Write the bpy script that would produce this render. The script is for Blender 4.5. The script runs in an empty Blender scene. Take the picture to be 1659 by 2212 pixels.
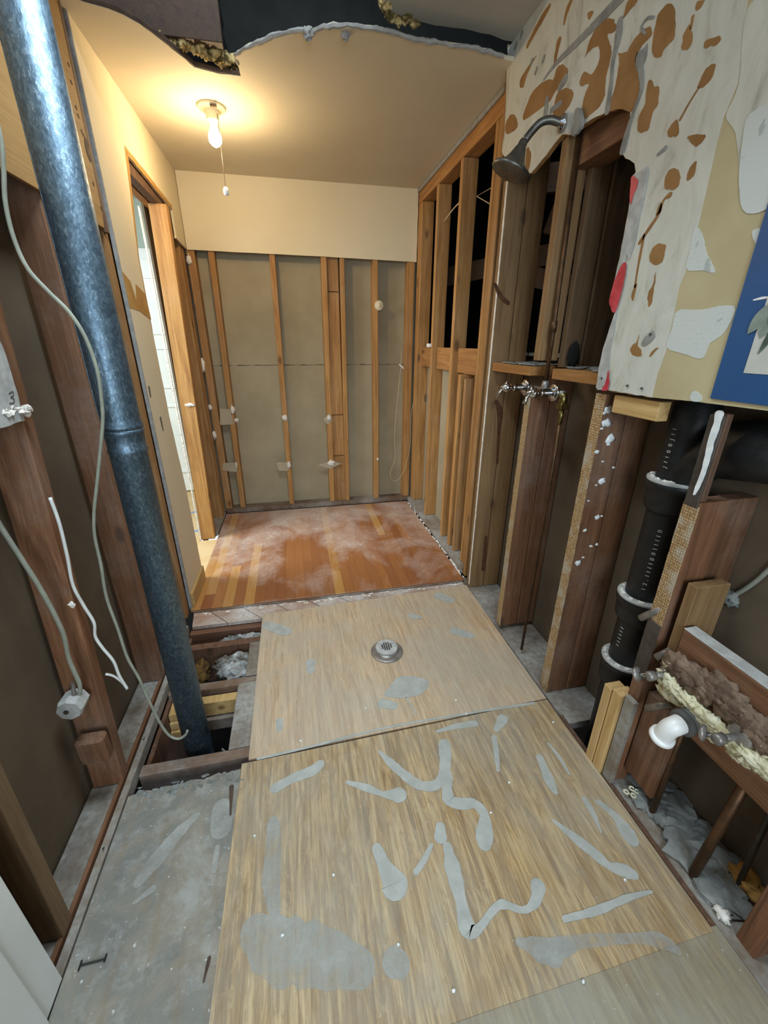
import bpy, bmesh, math, random
from mathutils import Vector, Matrix, noise
from mathutils.geometry import tessellate_polygon
random.seed(7)
S = bpy.context.scene
COL = S.collection
# ------------------------------------------------------------------ camera
FPX = 886.0
PITCH, YAW, ROLL = math.radians(22.41), math.radians(11.955), math.radians(0.17)
CAM = Vector((0, 0, 1.39))
fw = Vector((math.sin(YAW)*math.cos(PITCH), math.cos(YAW)*math.cos(PITCH), -math.sin(PITCH)))
rt0 = Vector((math.cos(YAW), -math.sin(YAW), 0)); up0 = rt0.cross(fw)
rt = rt0*math.cos(ROLL) + up0*math.sin(ROLL); up = up0*math.cos(ROLL) - rt0*math.sin(ROLL)
cd = bpy.data.cameras.new('camera'); cam = bpy.data.objects.new('camera', cd); COL.objects.link(cam)
cd.sensor_fit = 'HORIZONTAL'; cd.sensor_width = 36; cd.lens = FPX/1659*36; cd.clip_start = .01
cam.matrix_world = Matrix(((rt.x, up.x, -fw.x, CAM.x), (rt.y, up.y, -fw.y, CAM.y), (rt.z, up.z, -fw.z, CAM.z), (0, 0, 0, 1)))
S.camera = cam
# ------------------------------------------------------------------ world, light, exposure
S.view_settings.view_transform = 'Standard'; S.view_settings.look = 'None'
S.view_settings.gamma = 1; S.view_settings.use_curve_mapping = False
S.view_settings.exposure = 0.68
W = bpy.data.worlds.new('world'); S.world = W; W.use_nodes = True
W.node_tree.nodes['Background'].inputs[0].default_value = (.62, .78, 1, 1)
W.node_tree.nodes['Background'].inputs[1].default_value = 1.0
def area(name, loc, tgt, sx, sy, power, color):
    l = bpy.data.lights.new(name, 'AREA'); l.shape = 'RECTANGLE'; l.size = sx; l.size_y = sy; l.energy = power; l.color = color
    o = bpy.data.objects.new(name, l); COL.objects.link(o); o.location = loc
    o.rotation_euler = (Vector(tgt)-Vector(loc)).to_track_quat('-Z', 'Y').to_euler(); return o
area('window_daylight', (0.0, -1.55, 1.65), (0.15, 1.4, .75), 1.1, 1.1, 27, (.78, .91, 1.0))
area('added_overhead_fill', (.05, 1.1, 3.05), (.05, 1.4, 0), .55, .8, 36, (.76, .9, 1.0))  # added lamp above the open ceiling, brightens mid floor and duct
area('hall_daylight', (-2.0, 2.5, 2.0), (-.3, 2.75, .1), .9, .9, 44, (.88, .96, 1.0))

# ------------------------------------------------------------------ helpers
def at(px, py, ax, val):
    d = rt*((px-829.5)/FPX) - up*((py-1106)/FPX) + fw
    return CAM + d*((val-CAM[ax])/d[ax])
def hexc(h):
    h = h.lstrip('#'); c = [int(h[i:i+2], 16)/255 for i in (0, 2, 4)]
    return tuple((x/12.92 if x <= .04045 else ((x+.055)/1.055)**2.4) for x in c) + (1,)
class NT:
    def __init__(s, name):
        s.m = bpy.data.materials.new(name); s.m.use_nodes = True; s.t = s.m.node_tree; s.n = s.t.nodes
        s.b = s.n['Principled BSDF']
    def add(s, typ, **k):
        x = s.n.new(typ)
        for a, v in k.items():
            if a.startswith('i_'):
                key = a[2:]; key = int(key) if key.isdigit() else key.replace('_', ' ')
                if hasattr(v, 'is_linked') or isinstance(v, bpy.types.NodeSocket): s.t.links.new(v, x.inputs[key])
                else: x.inputs[key].default_value = v
            else: setattr(x, a, v)
        return x
    def link(s, a, b): s.t.links.new(a, b)
    def pos(s, scale=(1, 1, 1)):
        g = s.add('ShaderNodeNewGeometry'); mp = s.add('ShaderNodeMapping', i_Scale=scale); s.link(g.outputs['Position'], mp.inputs['Vector']); return mp.outputs[0]
    def noise(s, vec, scale=5, detail=3, rough=.5, dist=0):
        x = s.add('ShaderNodeTexNoise', i_Scale=scale, i_Detail=detail, i_Roughness=rough, i_Distortion=dist); s.link(vec, x.inputs['Vector']); return x.outputs['Fac']
    def ramp(s, fac, stops):
        r = s.add('ShaderNodeValToRGB'); s.link(fac, r.inputs[0]); e = r.color_ramp.elements
        while len(e) < len(stops): e.new(.5)
        for q, (p, c) in zip(e, stops):
            q.position = p; q.color = hexc(c) if isinstance(c, str) else ((c, c, c, 1) if not isinstance(c, tuple) else c)
        return r.outputs[0]
    def mix(s, fac, a, b, mode='MIX'):
        x = s.add('ShaderNodeMix', data_type='RGBA', blend_type=mode)
        for v, i in ((fac, 0), (a, 6), (b, 7)):
            if isinstance(v, bpy.types.NodeSocket): s.link(v, x.inputs[i])
            else: x.inputs[i].default_value = hexc(v) if isinstance(v, str) else v
        return x.outputs[2]
    def math(s, op, a, b=0.0):
        x = s.add('ShaderNodeMath', operation=op)
        for v, i in ((a, 0), (b, 1)):
            if isinstance(v, bpy.types.NodeSocket): s.link(v, x.inputs[i])
            else: x.inputs[i].default_value = v
        return x.outputs[0]
    def bump(s, h, strength=.3, dist=.002):
        b = s.add('ShaderNodeBump', i_Strength=strength, i_Distance=dist); s.link(h, b.inputs['Height']); s.link(b.outputs[0], s.b.inputs['Normal'])
    def done(s, col, rough=.7, metal=0):
        for v, k in ((col, 'Base Color'), (rough, 'Roughness'), (metal, 'Metallic')):
            if isinstance(v, bpy.types.NodeSocket): s.link(v, s.b.inputs[k])
            else: s.b.inputs[k].default_value = hexc(v) if isinstance(v, str) else v
        return s.m
AX = {'x': 0, 'y': 1, 'z': 2}
def wood(name, lo, mid, hi, axis='z', dust=None, dustamt=.45, dustscale=4, rough=.72, knots=True, var=.35):
    t = NT(name); sc = [26, 26, 26]; sc[AX[axis]] = 1.3
    v = t.pos(sc); n = t.noise(v, 1.6, 5, .62, .8)
    oi = t.add('ShaderNodeObjectInfo')
    c = t.ramp(n, [(.28, lo), (.5, mid), (.74, hi)])
    f = t.noise(t.pos(tuple(q*5 for q in sc)), 1.5, 3, .6)
    c = t.mix(t.math('MULTIPLY', t.ramp(f, [(.35, 1.), (.6, 0.)]), .35), c, lo)
    if knots:
        s2 = [7, 7, 7]; s2[AX[axis]] = 3.2
        vo = t.add('ShaderNodeTexVoronoi', i_Scale=1.0, i_Randomness=1.0); t.link(t.pos(s2), vo.inputs['Vector'])
        k = t.ramp(vo.outputs['Distance'], [(.07, 1.), (.15, 0.)])
        c = t.mix(t.math('MULTIPLY', k, .75), c, (0.045, 0.018, 0.007, 1))
    big = t.noise(t.pos(), 3.0, 3)
    c = t.mix(t.math('MULTIPLY', t.ramp(big, [(.42, 0.), (.7, 1.)]), .35), c, lo)
    hv = t.math('ADD', t.math('MULTIPLY', oi.outputs['Random'], var), 1-var/2)
    hs = t.add('ShaderNodeHueSaturation'); t.link(hv, hs.inputs['Value']); t.link(c, hs.inputs['Color']); c = hs.outputs[0]
    if dust:
        d = t.noise(t.pos(), dustscale, 6, .65)
        d2 = t.noise(t.pos(), 55, 3, .6)
        dd = t.math('MULTIPLY', t.ramp(d, [(.48-.15*dustamt, 0.), (.78-.2*dustamt, 1.)]), t.ramp(d2, [(.25, .35), (.6, 1.)]))
        c = t.mix(t.math('MULTIPLY', dd, min(1, dustamt*1.7)), c, dust)
    t.bump(t.math('ADD', f, n), .35, .0015)
    return t.done(c, rough)
def plain(name, c, c2=None, scale=8, rough=.6, metal=0, bump=0, bscale=60, lo=.4, hi=.6, c3=None):
    t = NT(name)
    n = t.noise(t.pos(), scale, 5, .6)
    col = t.ramp(n, [(lo, c), (hi, c2 or c)] + ([(min(.95, hi+.12), c3)] if c3 else []))
    if bump: t.bump(t.noise(t.pos(), bscale, 4, .6), bump, .003)
    return t.done(col, rough, metal)

M = {}
M['stud_warm'] = wood('orange_fir_framing', '#80582f', '#a37846', '#ba9262', 'z', dust='#d8cfc2', dustamt=.08)
M['stud_warm_y'] = wood('orange_fir_framing_y', '#84582f', '#a8763f', '#bd8e58', 'y')
M['stud_warm_x'] = wood('orange_fir_framing_x', '#7a5130', '#98693e', '#ac7e50', 'x')
M['stud_far'] = wood('amber_fir_framing', '#8c5f34', '#b58548', '#c99c64', 'z', dust='#e6e0d6', dustamt=.05, var=.2)
M['stud_dark'] = wood('aged_brown_framing', '#4a3426', '#6c4c38', '#80604a', 'z', dust='#8f8880', dustamt=.12)
M['stud_red'] = wood('reddish_fir_framing', '#54361f', '#7b5236', '#93694a', 'z', dust='#9a8f86', dustamt=.22)
M['stud_red_y'] = wood('reddish_fir_framing_y', '#56371f', '#7c5336', '#90674a', 'y', dust='#8a8680', dustamt=.1)
M['stud_red_x'] = wood('reddish_fir_framing_x', '#4c3020', '#6f4a34', '#80583e', 'x', dust='#8a8680', dustamt=.12)
M['stud_grey'] = wood('grey_brown_framing', '#5f4a34', '#7c6246', '#8e7656', 'z')
M['stud_pale'] = wood('knotty_tan_post', '#6f5133', '#917048', '#a38258', 'z', dust='#a79a86', dustamt=.08)
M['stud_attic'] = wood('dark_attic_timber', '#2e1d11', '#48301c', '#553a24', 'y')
M['new_wood'] = wood('fresh_pine', '#b08a54', '#ceaa72', '#dcbc88', 'z', var=.1)
M['new_wood_y'] = wood('fresh_pine_y', '#a8854f', '#c8a56c', '#d6b682', 'y', var=.1)
M['dusty_y'] = wood('dust_covered_timber_y', '#5a4a3c', '#74624e', '#82705c', 'y', dust='#a3a29c', dustamt=.9)
M['dusty_x'] = wood('dust_covered_timber_x', '#584436', '#735a46', '#836a54', 'x', dust='#a3a09a', dustamt=.5)
M['diag'] = wood('diagonal_subfloor_boards', '#8c6c58', '#a88a76', '#b89c8a', 'x', dust='#d0ccc8', dustamt=.8)
M['plaster_panel'] = plain('dull_board_backing', '#9a8e74', '#a4987e', 3, .85, bump=.15)
M['brown_panel'] = plain('brown_paper_backing', '#5f5140', '#6b5b48', 4, .8, bump=.2)
M['drywall'] = plain('cream_painted_drywall', '#d9cbad', '#dccfb2', 2, .75, bump=.12, bscale=150)
M['drywall_end'] = plain('gypsum_edge', '#8d8b88', '#a09d98', 40, .9, bump=.4)
M['ceiling'] = plain('cream_painted_ceiling', '#cabfa8', '#cfc4ae', 2, .8, bump=.12, bscale=150)
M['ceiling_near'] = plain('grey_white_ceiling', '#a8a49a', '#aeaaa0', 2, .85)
M['white_paint'] = plain('white_gloss_paint', '#dfe3e0', '#e8ebe8', 3, .35)
M['white'] = plain('white_plastic', '#eeeeec', '#f2f2f0', 3, .35)
M['compound'] = plain('joint_compound', '#d8d2c8', '#ece8e0', 30, .8, bump=.6)
M['paint_white'] = plain('wet_white_paint', '#dfe4e4', '#f4f6f6', 40, .3, bump=.2)
M['card'] = plain('torn_paper_scrap', '#a89c84', '#b0a48c', 10, .9)
M['void'] = plain('painted_darkness', '#14100c', '#1c1610', 4, .95)  # near-black colour stands in for the darkness of unlit spaces
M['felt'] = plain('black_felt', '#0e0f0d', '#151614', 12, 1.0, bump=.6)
M['chrome'] = plain('chrome', '#d0d0d2', '#b8b8ba', 20, .12, 1)
M['dull_chrome'] = plain('dull_grey_metal', '#77756e', '#64625c', 30, .42, .85)
M['brass'] = plain('brass', '#9c8c50', '#7e744a', 30, .35, 1)
M['copper'] = plain('aged_copper', '#6a4c34', '#52402e', 25, .5, .75)
M['grey_cable'] = plain('grey_cable', '#9a9c8c', '#8c8e80', 30, .6)
M['white_cable'] = plain('white_cable', '#e8eae6', '#dcdedb', 30, .4)
M['cream_cable'] = plain('cream_cable', '#cdb894', '#c4ae8a', 30, .5)
M['iron'] = plain('black_cast_iron', '#17181a', '#202224', 25, .5, .2, bump=.3, bscale=90)
M['hub_rim'] = plain('dusty_grey_rim', '#a4a4a0', '#bcbcb8', 30, .8, bump=.5)
M['old_metal'] = plain('tarnished_metal', '#9a958e', '#7e7a76', 25, .42, .55, bump=.3)
M['plate_metal'] = plain('grey_steel_strap', '#5c554e', '#4a443e', 20, .5, .5, bump=.2)
M['abs_grey'] = plain('grey_drain_stub', '#4e4e4c', '#5a5a58', 20, .6, bump=.3)
M['lath'] = None
M['foam'] = plain('cream_spray_foam', '#c8c09a', '#e2dcc0', 25, .7, bump=.8, bscale=70)
M['fibre'] = plain('ragged_brown_plaster', '#5e4a3c', '#86705e', 22, .95, bump=1, bscale=80)
M['debris'] = plain('grey_rubble', '#6c6e6a', '#8a8c88', 12, .95, bump=.9, bscale=40)
M['insul'] = plain('grey_loose_insulation', '#5f5c54', '#aeb0ae', 16, .95, bump=1, bscale=50, c3='#d8dcdc')
M['insul_brown'] = plain('brown_fibre_batt', '#4a3618', '#6e5226', 30, .95, bump=1, bscale=90)
M['insul_yellow'] = plain('yellow_fibre_insulation', '#5a4a24', '#c8b078', 28, .95, bump=1, bscale=60, lo=.45, hi=.58)
M['kraft'] = plain('exposed_brown_paper', '#8b6436', '#9c7444', 9, .85)
M['grey_mark'] = plain('grey_torn_plaster', '#7c7c78', '#959590', 20, .9)
M['red'] = plain('red_paint', '#b02434', '#c84450', 20, .5)
M['blue'] = plain('blue_poster_border', '#245184', '#28568a', 4, .45)
M['smear'] = None
M['bluetape'] = plain('blue_tape', '#5a86c8', '#6490cc', 5, .6)
M['tan_paint'] = plain('tan_paper_patch', '#a87c3c', '#b48a4a', 12, .85)
M['hall_floor'] = plain('hall_paper_floor', '#c8a878', '#d0b488', 4, .8)
M['hall_wall'] = plain('hall_wall_paint', '#b8c4ba', '#bcc8be', 3, .8)
M['ink'] = plain('pencil_mark', '#55534f', '#605e5a', 20, .8)
M['ch_black'] = plain('black_staple', '#1a1a1a', '#222222', 20, .5)
M['tan_board'] = wood('tan_gypsum_lath_board', '#8d6a3c', '#a27c48', '#ac8854', 'y', knots=False, var=0)
M['leaf_dark'] = plain('ink_green_leaf', '#2c3a34', '#5c6e62', 20, .7)
M['leaf_grey'] = plain('grey_green_leaf', '#7e8a80', '#9aa49a', 20, .7)
M['poster_paper'] = plain('poster_paper', '#c4c4bc', '#d0d0c8', 8, .6)
M['knot'] = plain('dark_knot_stain', '#4c2c16', '#5e3a20', 30, .8)
M['lip'] = plain('dull_edge', '#45352a', '#564436', 20, .85)
# lath texture
t = NT('mesh_imprinted_stud_edge')
vo = t.add('ShaderNodeTexVoronoi', i_Scale=150.0); vo.inputs['Randomness'].default_value = .25; t.link(t.pos((1, 1, .8)), vo.inputs['Vector'])
c = t.ramp(vo.outputs['Distance'], [(.15, '#d6b88a'), (.6, '#8c6c44')])
g = t.noise(t.pos((1, 1, 1)), 14, 4, .6); c = t.mix(t.ramp(g, [(.5, 0.), (.62, .8)]), c, '#b4aa98')
t.bump(t.math('SUBTRACT', 1.0, vo.outputs['Distance']), .8, .003); M['lath'] = t.done(c, .8)
# galvanised
t = NT('galvanised_steel')
v = t.noise(t.pos((1, 1, .45)), 150, 5, .75, .6); v2 = t.noise(t.pos(), 40, 5, .7)
vo = t.add('ShaderNodeTexVoronoi', i_Scale=190.0); t.link(t.pos((1, 1, .6)), vo.inputs['Vector'])
c = t.ramp(vo.outputs['Color'], [(.2, '#516473'), (.6, '#607483'), (.95, '#708593')]); c = t.mix(t.ramp(v, [(.55, 0.), (.7, .8)]), c, '#a6bac8')
t.bump(v, .35, .002)
M['galv'] = t.done(c, t.ramp(v2, [(.3, .34), (.7, .55)]), .8)
# smear
t = NT('dried_grey_adhesive')
c = t.ramp(t.noise(t.pos(), 22, 5, .6), [(.35, '#a2a49d'), (.65, '#b4b6b0')]); t.bump(t.noise(t.pos(), 120, 3), .2, .001)
M['smear'] = t.done(c, .75)
t = NT('thin_dust_film'); n = t.noise(t.pos(), 9, 6, .7)
t.link(t.ramp(n, [(.35, .1), (.62, .6)]), t.b.inputs['Alpha']); M['film'] = t.done('#bcbdb6', .85)
t = NT('caked_grey_subfloor')
n1 = t.noise(t.pos(), 4.5, 7, .7, .6); n2 = t.noise(t.pos(), 17, 5, .7); n3 = t.noise(t.pos((14, 1.5, 1)), 2, 4, .6)
c = t.ramp(n1, [(.32, '#6a6962'), (.46, '#7d7c74'), (.55, '#8b8476'), (.68, '#9b9c96')]); c = t.mix(t.ramp(n2, [(.5, 0.), (.72, .6)]), c, '#a9aaa6'); c = t.mix(t.ramp(n3, [(.5, 0.), (.7, .4)]), c, '#806c54')
sp = t.noise(t.pos(), 90, 2, .5); c = t.mix(t.ramp(sp, [(.69, 0.), (.73, .8)]), c, '#c8cac6'); t.bump(n2, .4, .002); M['caked'] = t.done(c, .75)
# hardwood planks
t = NT('worn_fir_strip_floor')
sx = t.add('ShaderNodeSeparateXYZ'); g = t.add('ShaderNodeNewGeometry'); t.link(g.outputs['Position'], sx.inputs[0])
u = t.math('DIVIDE', t.math('ADD', sx.outputs[0], 5.0), .0585); idx = t.math('FLOOR', u); fr = t.math('FRACT', u)
yo = t.math('ADD', t.math('MULTIPLY', idx, .377), t.math('DIVIDE', sx.outputs[1], 1.3)); iy = t.math('FLOOR', yo)
cb = t.add('ShaderNodeCombineXYZ'); t.link(idx, cb.inputs[0]); t.link(iy, cb.inputs[1])
wn = t.add('ShaderNodeTexWhiteNoise', noise_dimensions='3D'); t.link(cb.outputs[0], wn.inputs['Vector'])
base = t.ramp(wn.outputs['Value'], [(0., '#8a5430'), (.45, '#95603a'), (.8, '#a2693a'), (.88, '#a8763e'), (.96, '#b8884c')])
gr = t.noise(t.pos((60, 2.5, 1)), 1.5, 5, .6, .6)
base = t.mix(t.math('MULTIPLY', t.ramp(gr, [(.4, 0.), (.7, 1.)]), .3), base, '#7a4422')
seam = t.math('GREATER_THAN', t.math('ABSOLUTE', t.math('SUBTRACT', fr, .5)), .485)
base = t.mix(t.math('MULTIPLY', seam, .5), base, '#3c2010')
d = t.noise(t.pos((1, .8, 1)), 2.6, 7, .65, .5); d2 = t.noise(t.pos(), 40, 4, .7)
edge = t.ramp(t.math('MULTIPLY', t.math('SUBTRACT', sx.outputs[1], 2.1), .7), [(0., 0.), (1., .22)])
dm = t.math('ADD', d, edge)
dd = t.math('MULTIPLY', t.ramp(dm, [(.52, 0.), (.78, .85)]), t.ramp(d2, [(.3, .5), (.65, 1.)]))
M['hardwood'] = t.done(t.mix(dd, base, '#cdbfb4'), t.ramp(d, [(.4, .38), (.7, .7)]))
# plywood with dust
def ply(name, wd, amt):
    t = NT(name)
    gr = t.noise(t.pos((22, 1.2, 1)), 2.0, 6, .65, 1.4)
    c = t.ramp(gr, [(.36, wd[0]), (.5, wd[1]), (.64, wd[2])])
    fl = t.noise(t.pos((11, 1.7, 1)), 2.2, 4, .6, 2.6); c = t.mix(t.ramp(fl, [(.52, 0.), (.6, .55), (.66, 0.)]), c, wd[2]); c = t.mix(t.ramp(fl, [(.38, 0.), (.44, .5), (.49, 0.)]), c, wd[0])
    f = t.noise(t.pos((160, 5, 1)), 1.5, 3, .6); c = t.mix(t.math('MULTIPLY', t.ramp(f, [(.42, 1.), (.6, 0.)]), .4), c, wd[0])
    d = t.noise(t.pos((1, 1, 1)), 2.2, 6, .6, .5); d2 = t.noise(t.pos((8, 1.5, 1)), 4, 5, .65)
    dm = t.math('ADD', t.math('MULTIPLY', d, .7), t.math('MULTIPLY', d2, .3))
    c = t.mix(t.ramp(dm, [(.40-.2*amt, 0.), (.62-.1*amt, .35+.5*amt)]), c, '#a5a69c')
    sp = t.noise(t.pos(), 130, 2, .5); c = t.mix(t.ramp(sp, [(.72, 0.), (.76, .7)]), c, '#c8cac6')
    t.bump(f, .2, .001)
    return t.done(c, .62)
M['ply'] = ply('dusty_plywood', ('#80623a', '#ae8c58', '#d0b280'), .3)
M['ply_lit'] = ply('dusty_plywood_lit', ('#b49069', '#ceae88', '#dec4a0'), .42)  # dust plus painted light: paler tones carry the brightness of the mid floor
M['ply_grey'] = ply('grey_caked_subfloor', ('#77705f', '#868072', '#949286'), .95)
M['ply_near'] = ply('dusty_plywood_near', ('#705c3e', '#907a54', '#a08c62'), .5)

def setp(o, label=None, cat=None, group=None, kind=None):
    if label: o['label'] = label
    if cat: o['category'] = cat
    if group: o['group'] = group
    if kind: o['kind'] = kind
    return o
def link(name, vs, fs, mat, parent=None, smooth=False, origin=None):
    vs = [Vector(v) for v in vs]
    if origin is None:
        xs = [v.x for v in vs]; ys = [v.y for v in vs]; zs = [v.z for v in vs]
        origin = Vector(((min(xs)+max(xs))/2, (min(ys)+max(ys))/2, min(zs)))
    origin = Vector(origin)
    me = bpy.data.meshes.new(name); me.from_pydata([v-origin for v in vs], [], fs)
    bm = bmesh.new(); bm.from_mesh(me); bmesh.ops.recalc_face_normals(bm, faces=bm.faces); bm.to_mesh(me); bm.free()
    if smooth:
        for p in me.polygons: p.use_smooth = True
    if mat: me.materials.append(M[mat] if isinstance(mat, str) else mat)
    o = bpy.data.objects.new(name, me); COL.objects.link(o)
    if parent:
        o.parent = parent; o.location = origin - WL[parent.name]
    else: o.location = origin
    WL[o.name] = origin
    return o
WL = {}
def empty(name, loc, label, cat, group=None):
    o = bpy.data.objects.new(name, None); o.empty_display_size = .05; COL.objects.link(o); o.location = loc; WL[o.name] = Vector(loc)
    return setp(o, label, cat, group)
class G:
    def __init__(s): s.v = []; s.f = []
    def addm(s, v, f):
        k = len(s.v); s.v += [Vector(q) for q in v]; s.f += [tuple(i+k for i in q) for q in f]; return s
    def box(s, x0, x1, y0, y1, z0, z1, lean=(0, 0), bev=.002):
        bm = bmesh.new(); r = bmesh.ops.create_cube(bm, size=1)
        for v in bm.verts:
            v.co = Vector(((x0+x1)/2+v.co.x*(x1-x0), (y0+y1)/2+v.co.y*(y1-y0), (z0+z1)/2+v.co.z*(z1-z0)))
        if bev: bmesh.ops.bevel(bm, geom=list(bm.edges), offset=min(bev, abs(x1-x0)/3, abs(y1-y0)/3, abs(z1-z0)/3), segments=1, affect='EDGES')
        for v in bm.verts:
            f = (v.co.z-z0)/(z1-z0) if z1 != z0 else 0
            v.co.x += lean[0]*f; v.co.y += lean[1]*f
        bm.verts.index_update()
        s.addm([v.co.copy() for v in bm.verts], [tuple(v.index for v in f.verts) for f in bm.faces]); bm.free(); return s
    def tube(s, pts, r, seg=12, cap=True):
        pts = [Vector(p) for p in pts]; n = len(pts); rr = r if isinstance(r, (list, tuple)) else [r]*n
        rings = []; prev = None
        for i, p in enumerate(pts):
            d = (pts[min(i+1, n-1)]-pts[max(i-1, 0)]).normalized()
            if prev is None:
                a = Vector((0, 0, 1)) if abs(d.z) < .9 else Vector((1, 0, 0)); u = d.cross(a).normalized()
            else: u = (prev - d*prev.dot(d)).normalized()
            prev = u; w = d.cross(u)
            rings.append([p+(u*math.cos(2*math.pi*k/seg)+w*math.sin(2*math.pi*k/seg))*rr[i] for k in range(seg)])
        v = [q for R_ in rings for q in R_]; f = []
        for i in range(n-1):
            for k in range(seg): f.append((i*seg+k, i*seg+(k+1) % seg, (i+1)*seg+(k+1) % seg, (i+1)*seg+k))
        if cap: f.append(tuple(range(seg))[::-1]); f.append(tuple((n-1)*seg+k for k in range(seg)))
        return s.addm(v, f)
    def lathe(s, base, axis, prof, seg=24):
        # prof: (dist along axis, radius)
        b = Vector(base); d = Vector(axis).normalized(); return s.tube_exact(b, d, prof, seg)
    def tube_exact(s, b, d, prof, seg):
        a = Vector((0, 0, 1)) if abs(d.z) < .9 else Vector((1, 0, 0)); u = d.cross(a).normalized(); w = d.cross(u)
        v = []; f = []
        for t_, r in prof:
            for k in range(seg): v.append(b+d*t_+(u*math.cos(2*math.pi*k/seg)+w*math.sin(2*math.pi*k/seg))*max(r, .0001))
        for i in range(len(prof)-1):
            for k in range(seg): f.append((i*seg+k, i*seg+(k+1) % seg, (i+1)*seg+(k+1) % seg, (i+1)*seg+k))
        f.append(tuple(range(seg))[::-1]); f.append(tuple((len(prof)-1)*seg+k for k in range(seg)))
        return s.addm(v, f)
    def blob(s, c, r, amp=.35, freq=3., sub=3, seed=0):
        bm = bmesh.new(); bmesh.ops.create_icosphere(bm, subdivisions=sub, radius=1)
        c = Vector(c); r = Vector(r)
        for v in bm.verts:
            n = noise.noise(v.co*freq + Vector((seed*7.3, seed*3.1, seed)))+.5*noise.noise(v.co*freq*2.3+Vector((seed, 5, 9)))
            q = v.co*(1+amp*n); v.co = Vector((q.x*r.x, q.y*r.y, q.z*r.z))+c
        bm.verts.index_update()
        s.addm([v.co.copy() for v in bm.verts], [tuple(v.index for v in f.verts) for f in bm.faces]); bm.free(); return s
    def sheet(s, pts, ax, val, th):
        # pts 2D in plane (other two axes in order), extruded from val to val+th
        def mk(p, w):
            q = list(p); q.insert(ax, w); return Vector(q)
        n = len(pts); tri = tessellate_polygon([[Vector((p[0], p[1], 0)) for p in pts]])
        v = [mk(p, val) for p in pts]+[mk(p, val+th) for p in pts]
        f = [tuple(t_) for t_ in tri]+[tuple(i+n for i in t_)[::-1] for t_ in tri]
        f += [(i, (i+1) % n, (i+1) % n+n, i+n) for i in range(n)]
        return s.addm(v, f)
    def obj(s, name, mat, parent=None, smooth=False, origin=None): return link(name, s.v, s.f, mat, parent, smooth, origin)
def top(name, g, mat, label, cat, group=None, smooth=False):
    return setp(g.obj(name, mat, smooth=smooth), label, cat, group)
def struct(name, g, mat, smooth=False): return setp(g.obj(name, mat, smooth=smooth), kind='structure')
def cat_rom(pts, n=6, closed=False):
    out = []; m = len(pts); P = [Vector(p) for p in pts]
    rng = range(m if closed else m-1)
    for i in rng:
        p0 = P[(i-1) % m] if closed or i > 0 else P[0]; p1 = P[i]; p2 = P[(i+1) % m]; p3 = P[(i+2) % m] if closed or i+2 < m else P[-1]
        for k in range(n):
            t_ = k/n; out.append(.5*((2*p1)+(-p0+p2)*t_+(2*p0-5*p1+4*p2-p3)*t_*t_+(-p0+3*p1-3*p2+p3)*t_**3))
    if not closed: out.append(P[-1])
    return out
def plane2(px, ax, val):
    q = at(px[0], px[1], ax, val); l = list(q); l.pop(ax); return tuple(l)
def rag(pts, step=.012, amp=.004, seed=0, closed=True):
    out = []; n = len(pts)
    for i in range(n if closed else n-1):
        a = Vector((*pts[i][:2], 0)); b = Vector((*pts[(i+1) % n][:2], 0)); k = max(1, int((b-a).length/step))
        for j in range(k):
            p = a.lerp(b, j/k); nn = noise.noise(Vector((p.x*70+seed, p.y*70, seed)))*amp; mm = noise.noise(Vector((p.x*70, p.y*70+9, seed+4)))*amp
            out.append((p.x+nn, p.y+mm))
    return out
def stroke(g, pts, ax, val, th, seed=0, conv=None):
    # pts: (px,py,widthpx) in photo pixels projected on the plane
    P = []
    for x, y, w in pts:
        a = Vector((*plane2((x, y), ax, val), 0)); b = Vector((*plane2((x+w/2, y), ax, val), 0)); P.append((a.x, a.y, (b-a).length))
    sm = cat_rom(P, 5); L = []; R_ = []
    for i, p in enumerate(sm):
        d = Vector((*(sm[min(i+1, len(sm)-1)]-sm[max(i-1, 0)])[:2], 0)).normalized(); nrm = Vector((-d.y, d.x, 0))
        w = max(.0015, p[2])*(1+.22*noise.noise(Vector((p[0]*60, p[1]*60, seed))))
        c_ = Vector((p[0], p[1], 0)); L.append(c_+nrm*w); R_.append(c_-nrm*w)
        if i == 0: c0 = (c_, -d, w)
        if i == len(sm)-1: c1 = (c_, d, w)
    def cap(c_, d, w):
        a0 = math.atan2(d.y, d.x); return [c_+Vector((math.cos(a0+a)*w, math.sin(a0+a)*w, 0)) for a in (math.radians(q) for q in (-60, -30, 0, 30, 60))]
    out = R_ + cap(*c1) + L[::-1] + cap(*c0)
    n = len(L)
    for i in range(n-1): g.sheet([(R_[i].x, R_[i].y), (R_[i+1].x, R_[i+1].y), (L[i+1].x, L[i+1].y), (L[i].x, L[i].y)], ax, val, th)
    for cc, e in ((cap(*c0), (L[0], R_[0])), (cap(*c1), (R_[-1], L[-1]))):
        pl = [e[0]]+cc+[e[1]]; g.sheet([(q.x, q.y) for q in pl], ax, val, th)
def crop(pts, ox, oy, s): return [(ox+p[0]/s, oy+p[1]/s)+((p[2]/s,) if len(p) > 2 else ()) for p in pts]
def patch(g, pts, ax, val, th, seed=0, amp=.004):
    sm = cat_rom([(*plane2(p, ax, val), 0) for p in pts], 4, True)
    g.sheet([(p[0]+noise.noise(Vector((p[0]*80, p[1]*80, seed)))*amp, p[1]+noise.noise(Vector((p[0]*80, p[1]*80+5, seed+2)))*amp) for p in sm], ax, val, th)
def bar(name, label, cat, x0, x1, y0, y1, z0, z1, mat, group=None, lean=(0, 0)):
    return top(name, G().box(x0, x1, y0, y1, z0, z1, lean), mat, label, cat, group)
XL, XR, XRF, YB, ZC, ZN = -.67, .975, 1.005, 3.55, 2.43, 2.50

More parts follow.
